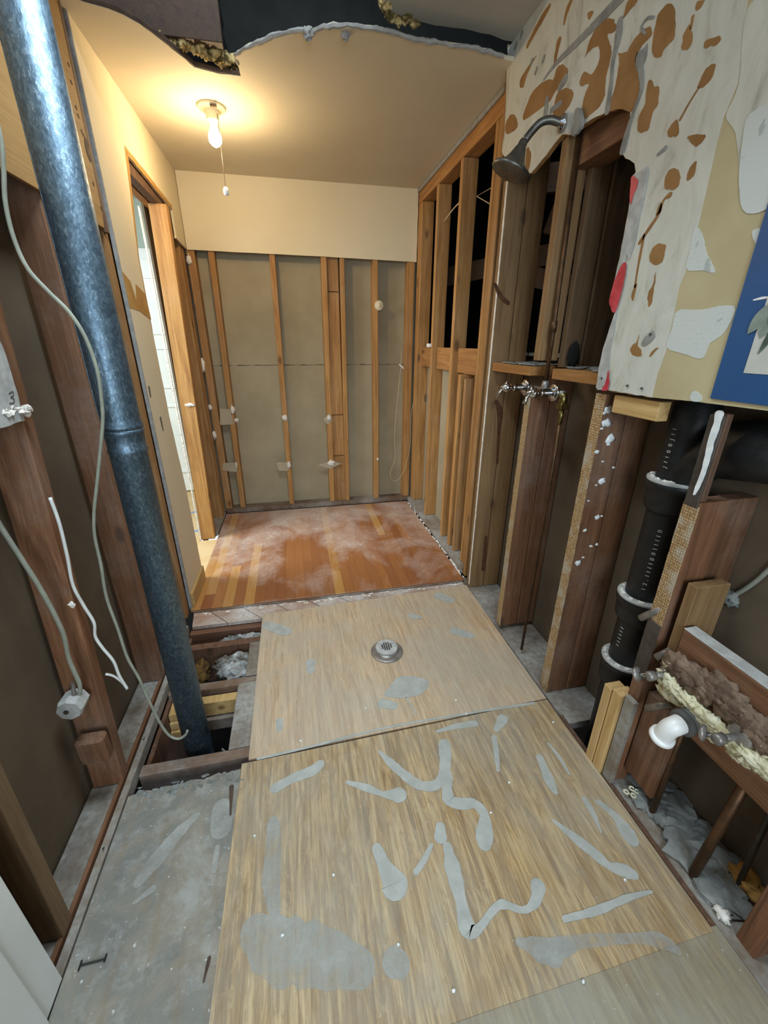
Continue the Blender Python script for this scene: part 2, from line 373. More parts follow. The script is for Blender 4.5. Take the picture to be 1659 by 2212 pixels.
#@@STRUCTURE
# ================================================================== room shell
struct('floor', G().box(-.665, .965, 2.1, 3.53, -.018, 0, bev=.003), 'hardwood')
# near floor: grey caked subfloor strip at the left with the open hole cut out, boards under the sheets
f1 = struct('floor.001', G().sheet([(-.64, -1.6), (-.285, -1.6)]+rag([(-.285, 1.075), (-.63, 1.055)], .02, .012, 3, closed=False)+[(-.64, 1.05)], 2, -.022, .021), 'caked')
for i, s_ in enumerate([[(425, 1762, 14), (385, 1800, 26), (340, 1855, 34), (300, 1905, 20)], [(480, 1745, 40), (478, 1790, 44)], [(330, 1920, 14), (290, 1950, 8)], [(470, 1830, 10), (462, 1880, 12)]]):
    g = G(); stroke(g, s_, 2, .0002, .0008, i); g.obj('adhesive_smudge', 'film', f1)
for i, s_ in enumerate([[(500, 1700, 10), (498, 1760, 4)], [(440, 2120, 4), (452, 2070, 8)]]):
    g = G(); stroke(g, s_, 2, .0004, .0008, i); g.obj('dark_scuff', 'lip', f1)
g = G()
for i in range(40):
    x_ = -.62+.34*random.random(); g.blob((x_, 1.06+random.uniform(-.03, .015), .0), (random.uniform(.002, .013), random.uniform(.002, .008), .003), .8, 3, 2, i)
setp(g.obj('plaster_crumbs', 'debris'), 'grey crumbs along the broken edge of the grey subfloor by the hole', 'crumbs', None, 'stuff')
struct('floor.002', G().box(-.30, .965, -1.6, .385, -.022, -.002), 'ply_near')
struct('ground', G().box(-2.2, 1.9, -1.7, 4.2, -.95, -.9), 'void')
# walls
struct('wall_back', G().box(-.78, 1.12, 3.645, 3.66, -.02, 2.5), 'plaster_panel')
struct('wall_back.001', G().sheet(rag([(-.655, 1.985), (.3, 1.978), (1.0, 1.968), (1.0, ZC), (-.655, ZC)], .05, .002), 1, 3.537, .013), 'drywall')
seam = G()
for i in range(40):
    x = -.7+i*.045
    seam.box(x, x+.046, 3.643, 3.6455, 1.2185+.0015*math.sin(i*1.7), 1.2215+.002*math.sin(i*2.3), bev=0)
struct('trim_1', seam, 'lip')
# far left wall: drywall with doorway cut
wl = [(2.12, .0), (2.455, .0), (2.44, .6), (2.39, 1.02), (2.385, 1.44), (2.395, 1.75), (2.53, 2.175), (2.9, 2.165), (3.28, 2.15), (3.285, 2.03), (3.27, 2.0), (3.55, 1.99), (3.55, ZC), (2.12, ZC)]
wlo = struct('wall_left', G().sheet(rag(wl, .04, .004, 3), 0, XL, .012), 'drywall')
struct('wall_left.001', G().box(XL-.001, XL+.0135, 2.112, 2.121, .0, ZC+.0, bev=0), 'drywall_end')
# paper patches on far left wall
g = G(); g.sheet(rag([(2.122, 1.66), (2.20, 1.635), (2.215, 1.60), (2.23, 1.56), (2.25, 1.60), (2.262, 1.63), (2.384, 1.60), (2.395, 1.49), (2.25, 1.52), (2.122, 1.525)], .02, .003), 0, XL+.0122, .001); g.obj('torn_paper_patch', 'tan_paint', wlo)
g = G()
for p in ((300, 845), (325, 845), (350, 915)): pass
for (a, b) in (((322, 838), (325, 855)), ((347, 905), (352, 928))): stroke(g, [(*a, 3), (*b, 2)], 0, XL+.0125, .0008)
g.obj('pencil_mark', 'ink', wlo)
g = G()
g.sheet(rag([(2.52, 2.177), (3.285, 2.152), (3.285, 2.175), (2.9, 2.19), (2.50, 2.20)], .03, .004), 0, XL+.0122, .0008)
g.sheet(rag([(2.384, 1.44), (2.394, 1.75), (2.53, 2.175), (2.50, 2.20), (2.385, 1.76), (2.376, 1.44)], .03, .003), 0, XL+.0122, .0008)
g.obj('bare_paper_edge', 'tan_paint', wlo)
# other side of left wall (hall side)
struct('wall_left.002', G().box(-.79, -.778, -1.6, 2.37, -.9, 2.6, bev=0), 'brown_panel')
struct('wall_left.003', G().box(-.79, -.778, 3.12, 3.66, -.1, 2.6, bev=0), 'brown_panel')
struct('wall_left.004', G().box(-.79, -.778, 2.37, 3.12, 2.14, 2.6, bev=0), 'hall_wall')
struct('baseboard_left', G().box(XL+.012, XL+.026, 2.13, 2.45, 0, .09, bev=.004), 'new_wood_y')
# ceilings
hole_edge = [(120, -60), (165, 0), (250, 25), (300, 52), (340, 80), (390, 120), (420, 145), (470, 158), (520, 165), (514, 140), (508, 125), (530, 108), (560, 95), (590, 84), (620, 76), (655, 68), (665, 80), (680, 70), (700, 64), (720, 60), (760, 62), (800, 65), (850, 76), (900, 90), (950, 98), (1000, 105), (1030, 110), (1060, 118), (1095, 130)]
he = [plane2(p, 2, ZC) for p in hole_edge]
he = [(max(x, -.66), y) for x, y in he]
ce = G().sheet([(-.672, he[0][1]-.05)]+rag(he, .02, .007, 5, closed=False)+[(he[-1][0], he[-1][1]), (1.02, he[-1][1]), (1.02, 3.56), (-.672, 3.56)], 2, ZC, .014)
co = struct('ceiling', ce, 'ceiling')
g = G(); pts = [Vector((x, y, ZC+.004)) for x, y in he[9:]]
rim = []
for i in range(len(pts)-1):
    for k in range(4):
        p = pts[i].lerp(pts[i+1], k/4); rim.append(p+Vector((0, -.004, noise.noise(p*40)*.006)))
g.tube(rim, [.0075+.004*noise.noise(p*30) for p in rim], 6)
for px in (665, 745): g.blob(plane2((px, 72), 2, ZC)+(ZC,), (.018, .014, .018), .6, 2, seed=px)
g.obj('ragged_plaster_rim', 'drywall_end', co)
g = G(); pts = [Vector((x, y, ZC+.01)) for x, y in he[1:9]]
g.tube(pts, .009, 6); g.obj('torn_lath_edge', 'lip', co)
near_edge = [(780, -60), (830, 0), (845, 28), (870, 42), (900, 45), (940, 55), (1000, 62), (1060, 75), (1105, 92)]
ne = [plane2(p, 2, ZN) for p in near_edge]
struct('ceiling.001', G().sheet(rag(ne, .03, .006, 8, closed=False)+[(1.3, ne[-1][1]), (1.3, -1.7), (ne[0][0]-.05, -1.7), ], 2, ZN, .014), 'ceiling_near')
struct('ceiling.002', G().box(-.8, -.2, -1.7, .9, ZN, ZN+.014), 'ceiling_near')
g = G()
for i, (px, py) in enumerate(((832, 10), (845, 35), (862, 42), (878, 38), (895, 48))):
    g.blob((*plane2((px, py), 2, ZN), ZN+.005), (.022, .02, .02), .7, 3, seed=i)
struct('ceiling.003', g, 'insul_yellow')
# dark roof space above
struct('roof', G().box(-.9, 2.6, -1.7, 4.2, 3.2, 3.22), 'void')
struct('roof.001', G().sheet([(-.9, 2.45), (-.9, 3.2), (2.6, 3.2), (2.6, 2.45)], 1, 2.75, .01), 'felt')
# black felt hanging in the hole, brown joist face
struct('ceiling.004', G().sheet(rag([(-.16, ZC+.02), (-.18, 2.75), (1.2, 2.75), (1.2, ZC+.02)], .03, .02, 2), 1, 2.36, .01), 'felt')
# right wall backing boards
struct('wall_right', G().box(1.17, 1.18, -1.6, 2.17, -.3, 1.262), 'brown_panel')
struct('wall_right.001', G().box(1.095, 1.105, 2.15, 3.65, -.1, 1.215), 'plaster_panel')
# plaster wall board, upper right
A = lambda p: crop(p, 1000, 0, 2.5175)
B = lambda p: crop(p, 1000, 500, 2.5175)
XP = .958
out = A([(245, 240), (243, 330), (235, 520), (228, 700), (212, 830), (270, 930), (370, 945), (400, 905), (450, 850), (500, 780), (540, 735), (585, 735), (640, 690), (700, 650), (780, 612), (850, 585), (895, 592), (912, 612), (905, 680), (885, 740), (855, 825), (885, 862), (935, 890), (940, 940), (922, 960), (915, 1050), (905, 1120), (850, 1410)])
out += B([(830, 240), (800, 350), (830, 430), (762, 640), (742, 740), (722, 852), (780, 864), (1000, 900), (1240, 922), (1659, 975)])
o2 = [plane2(p, 0, XP) for p in out]
o2 = rag(o2, .015, .004, 11, closed=False)+[(-.5, 1.26), (-.5, ZN), (o2[0][0], ZN)]
wr = struct('wall_right.002', G().sheet(o2, 0, XP, .016), 'kraft')
# base paint coat: cream over everything on the near side, white on the torn part
t = NT('cream_wall_coat'); c = t.ramp(t.noise(t.pos(), 5, 4, .6), [(.4, '#b8aa84'), (.65, '#c2b690')]); M['coat'] = t.done(c, .7)
t = NT('white_skim_coat'); n = t.noise(t.pos((1, 1, .4)), 14, 5, .65, 1.0); c = t.ramp(n, [(.3, '#a6a498'), (.42, '#c4c4b8'), (.6, '#cecec4')]); t.bump(n, .4, .004); M['skim'] = t.done(c, .6)
t = NT('patterned_wallpaper'); vo = t.add('ShaderNodeTexVoronoi', i_Scale=95.0); vo.inputs['Randomness'].default_value = .1; t.link(t.pos(), vo.inputs['Vector'])
c = t.ramp(vo.outputs['Distance'], [(.12, '#94a0a2'), (.3, '#cdd2ce')]); n = t.noise(t.pos(), 30, 2, .5); c = t.mix(t.ramp(n, [(.66, 0.), (.7, .6)]), c, '#94a09c'); M['wallpaper'] = t.done(c, .7)
yw = lambda z: 0
def shell(pts, off, mat, name, seed=0, amp=.003):
    g = G(); patch(g, pts, 0, XP-off, off*.9, seed, amp) if amp else None
    return g.obj(name, mat, wr)
# whole board face split: cream near side and white far side (two coats of paint)
split = [plane2(p, 0, XP) for p in A([(1560, -60), (1545, 60), (1500, 450), (1420, 640), (1380, 800), (1310, 1110), (1240, 1410)])+B([(1180, 300), (1110, 640), (1060, 780), (1030, 903)])]
facein = [plane2(p, 0, XP) for p in out]
k = 34
n_up = facein[:k+1]
wpoly = rag([(q[0]-.001, q[1]+.001) for q in facein[:36]], .02, .004, 4, closed=False)+split[::-1]+[(split[0][0], ZN), (facein[0][0], ZN)]
G().sheet(wpoly, 0, XP-.0012, .001).obj('white_skim_coat', 'skim', wr)
cpoly = split+[plane2(p, 0, XP) for p in B([(1240, 922), (1659, 975)])]+[(-.5, 1.265), (-.5, ZN), (split[0][0], ZN)]
G().sheet(cpoly, 0, XP-.0012, .001).obj('cream_wall_coat', 'coat', wr)
g = G()
for i, pts in enumerate([
    [(800, 95), (830, 130), (825, 170), (785, 190), (800, 240), (805, 300), (790, 370), (775, 440), (770, 520), (740, 580), (690, 625), (640, 665), (645, 600), (660, 520), (685, 455), (640, 470), (635, 440), (660, 390), (700, 405), (740, 330), (745, 290), (735, 255), (690, 275), (665, 310), (690, 220), (740, 130)],
    [(1000, 150), (1030, 170), (1010, 210), (965, 260), (940, 330), (950, 400), (960, 470), (950, 540), (925, 610), (850, 590), (790, 600), (820, 500), (835, 420), (850, 330), (845, 290), (890, 280), (940, 200)],
    [(1120, 20), (1150, 50), (1155, 120), (1145, 210), (1100, 260), (1075, 310), (1030, 300), (1035, 200), (1050, 120), (1080, 50)],
    [(1230, 140), (1250, 180), (1240, 240), (1215, 270), (1190, 265), (1200, 190)],
    [(1310, 240), (1340, 210), (1390, 200), (1395, 225), (1330, 260)], [(1370, 345), (1350, 430), (1290, 485), (1280, 460), (1320, 380)],
    [(1160, 650), (1175, 700), (1165, 740), (1120, 740), (1115, 710), (1140, 670)], [(1225, 740), (1315, 730), (1300, 770), (1265, 795), (1235, 770)],
    [(1150, 915), (1180, 950), (1170, 1010), (1130, 1035), (1095, 1010), (1110, 940)], [(1270, 880), (1255, 960), (1215, 975), (1235, 910)],
    [(1020, 430), (1040, 470), (1065, 470), (1060, 560), (1030, 620), (1010, 700), (970, 720), (950, 700), (955, 640), (990, 560), (1000, 470)],
    [(540, 350), (570, 380), (555, 430), (500, 500), (460, 560), (330, 650), (350, 560), (380, 500), (440, 440), (490, 430), (510, 370)],
    [(570, 480), (600, 510), (580, 570), (520, 640), (490, 640), (500, 550), (520, 500)], [(270, 620), (295, 660), (290, 700), (240, 730), (230, 700), (240, 650)],
    [(950, 0), (920, 40), (870, 100), (880, 60), (900, 0)], [(705, 60), (700, 90), (680, 105), (680, 70)], [(1310, 0), (1290, 40), (1265, 60), (1275, 10)],
    [(1075, 1100), (1080, 1140), (1055, 1175), (1050, 1160)], [(310, 440), (330, 400), (400, 300), (350, 400), (330, 470), (312, 480)], [(350, 800), (370, 850), (350, 940), (340, 880)]]):
    patch(g, A(pts), 0, XP-.0022, .0009, i)
for i, pts in enumerate([[(1075, 65), (1100, 90), (1080, 170), (1040, 180), (1015, 150), (1030, 90)], [(1050, 220), (1040, 300), (1020, 400), (1005, 390), (1010, 330), (1035, 280)], [(945, 290), (925, 370), (915, 350), (930, 300)], [(960, 560), (950, 620), (970, 650), (965, 680), (910, 660), (920, 620), (945, 600)], [(1060, 630), (1040, 660), (1015, 680), (1030, 650)]]):
    patch(g, B(pts), 0, XP-.0022, .0009, i+30)
stroke(g, A([(590, 0, 12), (565, 60, 16), (550, 125, 8)]), 0, XP-.0022, .0009)
stroke(g, A([(470, 35, 10), (430, 100, 16), (380, 190, 12), (352, 245, 10)]), 0, XP-.0022, .0009)
stroke(g, A([(520, 230, 20), (505, 300, 14), (500, 350, 10)]), 0, XP-.0022, .0009)
stroke(g, A([(1125, 1060, 20), (1090, 1090, 10), (1060, 1170, 14), (1000, 1260, 14), (960, 1320, 14)]), 0, XP-.0022, .0009)
stroke(g, A([(1250, 90, 10), (1240, 150, 10)]), 0, XP-.0022, .0009)
stroke(g, A([(1280, 480, 8), (1230, 560, 8), (1180, 650, 10)]), 0, XP-.0022, .0009)
stroke(g, B([(985, 20, 10), (965, 120, 12), (945, 230, 8), (935, 300, 10)]), 0, XP-.0022, .0009)
g.obj('exposed_brown_paper', 'kraft', wr)
g = G()
patch(g, A([(985, 260), (1005, 235), (1000, 300), (985, 350), (970, 400), (950, 380), (935, 330), (950, 280)]), 0, XP-.0022, .0009, 3)
stroke(g, A([(965, 380, 20), (970, 480, 14), (930, 600, 14), (900, 690, 20), (868, 815, 30)]), 0, XP-.0034, .001)
stroke(g, A([(870, -30, 34), (760, 90, 26), (680, 170, 20), (600, 250, 16), (500, 350, 10), (440, 430, 5)]), 0, XP-.0034, .001)
stroke(g, A([(850, 120, 26), (840, 220, 26), (815, 330, 16), (805, 440, 14), (785, 600, 22)]), 0, XP-.0034, .001)
stroke(g, A([(1035, 95, 8), (1000, 100, 8), (968, 150, 8), (990, 180, 8)]), 0, XP-.0034, .001)
stroke(g, A([(555, 430, 20), (525, 475, 18)]), 0, XP-.0034, .001)
stroke(g, A([(455, 545, 16), (448, 620, 20)]), 0, XP-.0034, .001)
stroke(g, A([(1100, 805, 14), (1060, 840, 10)]), 0, XP-.0034, .001)
stroke(g, A([(530, 560, 12), (480, 600, 14)]), 0, XP-.0034, .001)
for i, q in enumerate([(320, 180), (375, 330), (400, 375), (440, 310), (290, 240)]): stroke(g, A([(q[0], q[1], 10), (q[0]-8, q[1]+22, 8)]), 0, XP-.0034, .001)
patch(g, B([(1010, 560), (1035, 545), (1040, 575), (1005, 610), (975, 620), (985, 580)]), 0, XP-.0034, .001, 3)
g.obj('grey_torn_plaster', 'grey_mark', wr)
g = G()
lip = [(925, 955), (1000, 905), (1005, 945), (985, 1050), (960, 1180), (930, 1320), (905, 1410)]
lp = A(lip)+B([(890, 120), (860, 300), (835, 440), (800, 640), (790, 740), (775, 862), (730, 862), (742, 740), (762, 640), (830, 430), (803, 350), (832, 240)])+A([(853, 1405), (905, 1120), (917, 1050)])
g.sheet(rag([plane2(p, 0, XP-.004) for p in lp], .02, .003, 6), 0, XP-.0045, .002); g.obj('grey_plaster_edge', 'hub_rim', wr)
g = G()
patch(g, A([(915, 965), (945, 965), (950, 1000), (935, 1040), (912, 1110), (905, 1060), (912, 1010)]), 0, XP-.0062, .001, 2)
patch(g, B([(870, 175), (885, 190), (870, 290), (850, 370), (825, 440), (800, 410), (800, 350), (830, 250)]), 0, XP-.0062, .001, 2)
patch(g, B([(790, 755), (795, 800), (785, 862), (755, 862), (775, 820)]), 0, XP-.0062, .001, 2)
g.obj('red_paint_stain', 'red', wr)
g = G()
patch(g, B([(1260, -20), (1300, 10), (1320, 100), (1370, 218), (1300, 212), (1215, 205), (1235, 100)]), 0, XP-.0022, .0009, 2, .002)
patch(g, B([(1165, 432), (1300, 425), (1475, 405), (1420, 550), (1340, 610), (1300, 692), (1200, 665), (1108, 630), (1140, 520)]), 0, XP-.0022, .0009, 2, .002)
patch(g, A([(1570, 1260), (1620, 1248), (1600, 1340)]), 0, XP-.0022, .0009, 2, .001)
g3 = G(); patch(g3, A([(1550, 40), (1780, 0), (1780, 1000), (1645, 1142), (1520, 1142), (1502, 950), (1480, 720), (1430, 630), (1500, 450)]), 0, XP-.0021, .0008, 2, .002); g3.obj('pale_skim_patch', 'skim', wr)
patch(g, A([(1560, 620), (1780, 560), (1780, 1000), (1645, 1142), (1520, 1142), (1502, 950), (1520, 780)]), 0, XP-.0031, .0008, 2, .002)
patch(g, B([(1240, 880), (1270, 870), (1300, 900), (1290, 925), (1240, 920)]), 0, XP-.0022, .0009, 2, .002)
g.obj('wallpaper_remnant', 'wallpaper', wr)
g = G()
for (x, y) in ((1355, 833), (1386, 839), (1405, 722), (1300, 817)): g.tube([at(x, y, 0, XP-.006), at(x, y, 0, XP-.0005)], .0035, 8)
g.obj('screw_hole', 'ch_black', wr)
# rear and near walls behind the camera with the window opening
struct('wall_rear', G().box(-.8, -.6, -1.72, -1.7, -.1, 2.6).box(.6, 1.3, -1.72, -1.7, -.1, 2.6).box(-.6, .6, -1.72, -1.7, -.1, 1.0).box(-.6, .6, -1.72, -1.7, 2.2, 2.6), 'drywall')
struct('wall_right.003', G().box(1.0, 1.02, -1.7, .1, 0, 1.3), 'brown_panel')
g = G().box(-.62, -.58, -1.7, -1.66, 1., 2.2).box(.58, .62, -1.7, -1.66, 1., 2.2).box(-.62, .62, -1.7, -1.66, 1., 1.04).box(-.62, .62, -1.7, -1.66, 2.16, 2.2).box(-.6, .6, -1.69, -1.67, 1.58, 1.61)
struct('window_1', g, 'white_paint')
struct('added_fill_frame', G().box(-.27, -.23, .66, 1.54, 3.0, 3.1).box(.33, .37, .66, 1.54, 3.0, 3.1).box(-.27, .37, .66, .70, 3.0, 3.1).box(-.27, .37, 1.5, 1.54, 3.0, 3.1), 'white_paint')  # unseen skylight frame, added to go with the overhead fill lamp
# unseen dark box added behind the right wall to keep sky light out
struct('attic_dark_box', G().box(2.55, 2.58, -1.7, 4.2, -.3, 3.2), 'void')
struct('attic_dark_box.001', G().box(-.9, 2.6, 4.18, 4.2, -1., 3.2), 'void')
struct('attic_dark_box.002', G().box(1.18, 2.6, -1.72, -1.7, -.3, 3.2), 'void')
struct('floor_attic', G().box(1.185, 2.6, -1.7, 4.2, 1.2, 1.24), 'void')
# hall beyond the doorway
struct('wall_hall', G().box(-2.6, -.78, 4.30, 4.32, -.02, 2.5), 'hall_wall')
struct('wall_hall.001', G().box(-2.62, -2.6, 1.4, 4.32, -.02, 2.5), 'hall_wall')
struct('floor_hall', G().box(-2.6, -.79, 1.4, 4.3, -.03, -.002).box(-.79, -.66, 2.46, 3.02, -.03, -.002), 'hall_floor')
struct('ceiling_hall', G().box(-2.6, -.785, 1.4, 4.3, 2.45, 2.47), 'hall_wall')
struct('wall_hall.002', G().box(-2.6, -.785, 1.4, 1.42, -.02, 2.5), 'hall_wall')
g = empty('door_1', (-1.05, 4.25, 0), None, None); setp(g, kind='structure')
G().box(-1.75, -.95, 4.22, 4.26, .01, 2.02).obj('door_panel', 'white_paint', g)
pp = G()
for zz in ((.2, .85), (1.0, 1.35), (1.45, 1.9)):
    for xx in ((-1.66, -1.4), (-1.3, -1.04)):
        for a in ((xx[0], xx[1], zz[0], zz[0]+.02), (xx[0], xx[1], zz[1]-.02, zz[1]), (xx[0], xx[0]+.02, zz[0], zz[1]), (xx[1]-.02, xx[1], zz[0], zz[1])): pp.box(a[0], a[1], 4.21, 4.222, a[2], a[3])
pp.obj('panel_moulding', 'white_paint', g)
G().box(-1.85, -.86, 4.24, 4.29, 2.02, 2.1).box(-.95, -.86, 4.24, 4.29, 0, 2.1).box(-1.85, -1.76, 4.24, 4.29, 0, 2.1).obj('door_frame', 'white_paint', g)
top('tape_strip', G().box(-1.5, -.8, 3.62, 3.645, -.002, -.0005, bev=0), 'bluetape', 'strip of blue tape across the hall floor nearest the white door', 'tape')
top('tape_strip', G().box(-1.5, -.8, 3.2, 3.225, -.002, -.0005, bev=0), 'bluetape', 'strip of blue tape across the hall floor beside the doorway stud', 'tape')

#@@FRAMING
# ================================================================== framing: back wall
gb = None
for (x, xb, w, lab) in ((-.497, -.522, .041, 'slim orange wall stud nearest the left corner of the back wall'),
                        (-.081, -.098, .041, 'orange back wall stud under the left half of the cream drywall, second from left corner'),
                        (.293, .266, .041, 'left stud of the close pair in the middle of the back wall'),
                        (.428, .408, .036, 'right stud of the close pair in the middle of the back wall'),
                        (.678, .681, .041, 'back wall stud with a round plug stuck on its upper right side')):
    bar('wall_stud', lab, 'wall stud', xb-w/2, xb+w/2, 3.552, 3.642, .04, 2.42, 'stud_far', None, (x-xb+.0, 0))
bar('wall_stud', 'orange stud in the right rear corner of the back wall', 'wall stud', .935, .99, 3.552, 3.642, .04, 2.42, 'stud_far')
bar('wall_stud', 'dark orange stud in the left rear corner with compound blobs', 'wall stud', -.665, -.612, 3.552, 3.642, .04, 2.42, 'stud_warm')
for (z0, z1, lab) in ((.03, .455, 'short board between the paired back studs, lowest piece by the floor'), (.46, .815, 'short board between the paired back studs, above the lowest piece'), (.82, 1.75, 'long board between the paired back studs at mid height'), (1.755, 2.1, 'top board between the paired back studs just under the cream drywall')):
    bar('blocking_board', lab, 'blocking', .29, .395, 3.575+.008*(z0 > .4)*(z0 < .8), 3.60, z0, z1, 'stud_warm')
bar('bottom_plate', 'dusty bottom plate along the foot of the back wall', 'plate', -.66, .99, 3.54, 3.645, .0, .038, 'dusty_x')
# compound blobs and paper scraps on the back studs
def splat(name, px, py, y, r, label, cat, mat='compound', grp=None, seed=0):
    p = at(px, py, 1, y); return top(name, G().blob(p, (r[0], .008, r[1]), .7, 2.2, 3, seed), mat, label, cat, grp, True)
for i, (px, py, rx, rz, lab) in enumerate(((502, 885, .016, .03, 'white compound smudge beside the upper paper scrap, leftmost back stud'), (511, 908, .018, .015, 'small white compound dab just under the smudge on the leftmost back stud'), (615, 903, .021, .024, 'white compound lump at mid height on the second back stud'), (711, 903, .016, .026, 'white compound lump at mid height on the left stud of the close pair'), (511, 1006, .007, .026, 'thin white compound ridge low on the leftmost back stud'), (624, 1005, .016, .03, 'white compound lump low on the second back stud'), (716, 1001, .026, .03, 'white compound lump low on the left stud of the close pair'), (436, 788, .018, .05, 'white compound streak high on the left rear corner stud'), (454, 880, .014, .02, 'compound fleck at mid height on the left rear corner stud'), (463, 940, .014, .03, 'compound fleck low on the left rear corner stud'), (408, 561, .016, .03, 'compound blob at the top of the left rear corner stud'), (816, 992, .008, .012, 'tiny compound fleck low on the stud with the round plug'))):
    splat('compound_blob', px, py, 3.548, (rx, rz), lab, 'compound blob', seed=i)
for i, (pts, lab) in enumerate(((((474, 882), (497, 884), (505, 917), (476, 918)), 'square grey paper scrap beside the leftmost back stud, upper one'), (((482, 1000), (512, 999), (512, 1020), (480, 1016)), 'grey paper scrap beside the leftmost back stud, lower one'), (((597, 999), (625, 998), (624, 1017), (602, 1017)), 'grey paper scrap low on the second back stud'), (((686, 1004), (715, 996), (738, 1001), (714, 1013)), 'pointed grey paper scrap low across the close pair of back studs'), (((698, 905), (712, 893), (718, 908), (708, 917)), 'small grey paper scrap at mid height by the close pair'))):
    g = G(); g.sheet(rag([plane2(q, 1, 3.549) for q in pts], .012, .003, i), 1, 3.549, .002); top('paper_scrap', g, 'card', lab, 'paper scrap')
pc = at(819, 660, 1, 3.546)
top('round_plug', G().lathe(pc+Vector((0, .004, 0)), (0, -1, 0), [(0, .036), (.008, .036), (.013, .03), (.014, .012), (.018, .008)], 24), 'drywall', 'round cream plug high on the back wall beside a stud', 'plug', smooth=True)
# cable hanging on back wall
g0 = empty('thin_cable', at(850, 1038, 1, 3.54), 'thin cream cable hanging in a loop at the right end of the back wall', 'cable')
cp = [(867, 757), (866, 775), (866, 792), (862, 830), (857, 880), (852, 940), (853, 990), (843, 1020), (846, 1036), (860, 1036), (875, 1010), (886, 960), (888, 900), (897, 850), (908, 812), (918, 790), (921, 755)]
pts = [at(x, y, 1, 3.54) for x, y in cp]
G().tube([Vector(p) for p in cat_rom(pts, 6)], .0022, 6).obj('cord', 'cream_cable', g0, True)
G().box(-.001, .001, 0, 0, 0, 0) if False else None
cl = at(867, 791, 1, 3.535); G().tube([cl+Vector((-.018, 0, .016)), cl+Vector((.02, 0, -.018))], .006, 8).obj('clip', 'white', g0)
cl = at(925, 746, 0, .985); top('cable_clamp', G().box(cl.x-.006, cl.x+.02, cl.y-.02, cl.y+.02, cl.z-.012, cl.z+.012), 'white', 'small white cable clamp on the right wall where the cream cable ends', 'clamp')
# ================================================================== framing: doorway on the left wall
bar('door_stud', 'wide orange stud standing at the far side of the left doorway', 'door stud', -.776, -.680, 3.03, 3.072, .0, 2.12, 'stud_far', None, (.045, 0))
bar('door_stud', 'brown stud doubled behind the doorway stud', 'door stud', -.776, -.684, 3.075, 3.115, .0, 2.12, 'stud_warm', None, (.045, 0))
bar('wall_stud', 'dark brown stud of the left wall next to the back corner', 'wall stud', -.768, -.676, 3.42, 3.46, .0, 2.4, 'stud_warm')
bar('wall_stud', 'brown stud of the left wall doubled into the back corner', 'wall stud', -.768, -.676, 3.50, 3.545, .0, 2.4, 'stud_warm')
bar('header_board', 'inner header board over the left doorway, nearer the room', 'header', -.718, -.675, 2.4, 3.2, 2.12, 2.29, 'stud_dark')
bar('header_board', 'outer header board over the left doorway, nearer the hall', 'header', -.768, -.726, 2.4, 3.2, 2.12, 2.29, 'stud_warm_y')
bar('door_stud', 'stud hidden at the near side of the left doorway', 'door stud', -.768, -.676, 2.33, 2.37, .0, 2.11, 'stud_warm')
bar('bottom_plate', 'dusty bottom plate at the foot of the left wall beyond the doorway', 'plate', -.77, -.668, 3.075, 3.55, -.0, .012, 'dusty_y')
top('hall_drywall_edge', G().sheet(rag([(3.022, .0), (3.034, .0), (3.034, 2.1), (3.022, 2.1)], .012, .003, 4), 0, -.786, .01), 'compound', 'ragged white drywall edge along the hall side of the doorway', 'drywall edge')
for i, (px, py, r, lab) in enumerate(((410, 875, .018, 'cream compound dab on the wide doorway stud'),)):
    p = at(px, py, 1, 3.028); top('compound_blob', G().blob(p, (.03, .005, .011), .5, 2, 3, 9), 'compound', lab, 'compound blob', smooth=True)
# ================================================================== framing: left near wall
bar('wall_stud', 'brown stud behind the cut end of the left drywall', 'wall stud', -.765, -.672, 2.055, 2.098, -.02, 2.42, 'stud_warm')
bar('wall_stud', 'thin orange strip stud beside the duct, left wall', 'wall stud', -.765, -.69, 1.99, 2.03, -.02, 2.42, 'stud_warm')
bar('wall_stud', 'tall reddish stud directly behind the galvanised duct', 'wall stud', -.762, -.672, 1.575, 1.617, .0, 2.42, 'stud_red', None, (.0, .035))
bar('wall_stud', 'reddish nail-pocked stud with the metal box and wood block', 'wall stud', -.765, -.672, 1.105, 1.15, .0, 1.75, 'stud_red', None, (0, .14))
bar('wall_stud', 'slim dusty stud at the lower left beside the white casing', 'wall stud', -.765, -.672, .70, .742, .0, 1.9, 'stud_grey', None, (0, .06))
bar('wall_stud', 'narrow stud squeezed against the white casing, lower left', 'wall stud', -.765, -.68, .62, .65, .0, 1.9, 'stud_grey', None, (0, .04))
top('wood_block', G().box(-.745, -.66, 1.055, 1.10, .16, .262, bev=.01), 'stud_red', 'short reddish wood block nailed low on the left stud', 'block')
tbp = [(.5, 1.775), (2.03, 1.79), (2.045, 1.84), (2.06, ZC), (.5, ZC)]
tb = top('wall_board', G().sheet(tbp, 0, XL, .011), 'tan_board', 'tan board left on the upper left wall behind the duct', 'board')
g = G()
stroke(g, crop([(640, 690, 0), (825, 1370, 12)], 0, 0, 4.425)[:0] or crop([(825, 1360, 22), (835, 1440, 26), (860, 1520, 18)], 0, 0, 4.425), 0, XL+.0115, .0008)
for i, (a, b) in enumerate(((655, 610), (680, 780), (725, 1020), (745, 1100), (780, 1250), (800, 1290), (890, 1750), (965, 1985))): stroke(g, crop([(a, b, 8), (a+8, b+20, 6)], 0, 0, 4.425), 0, XL+.0115, .0008)
g.obj('dark_knot', 'lip', tb)
struct('trim_2', G().box(XL-.002, XL+.012, 2.05, 2.075, 1.78, ZC+.02), 'stud_dark')
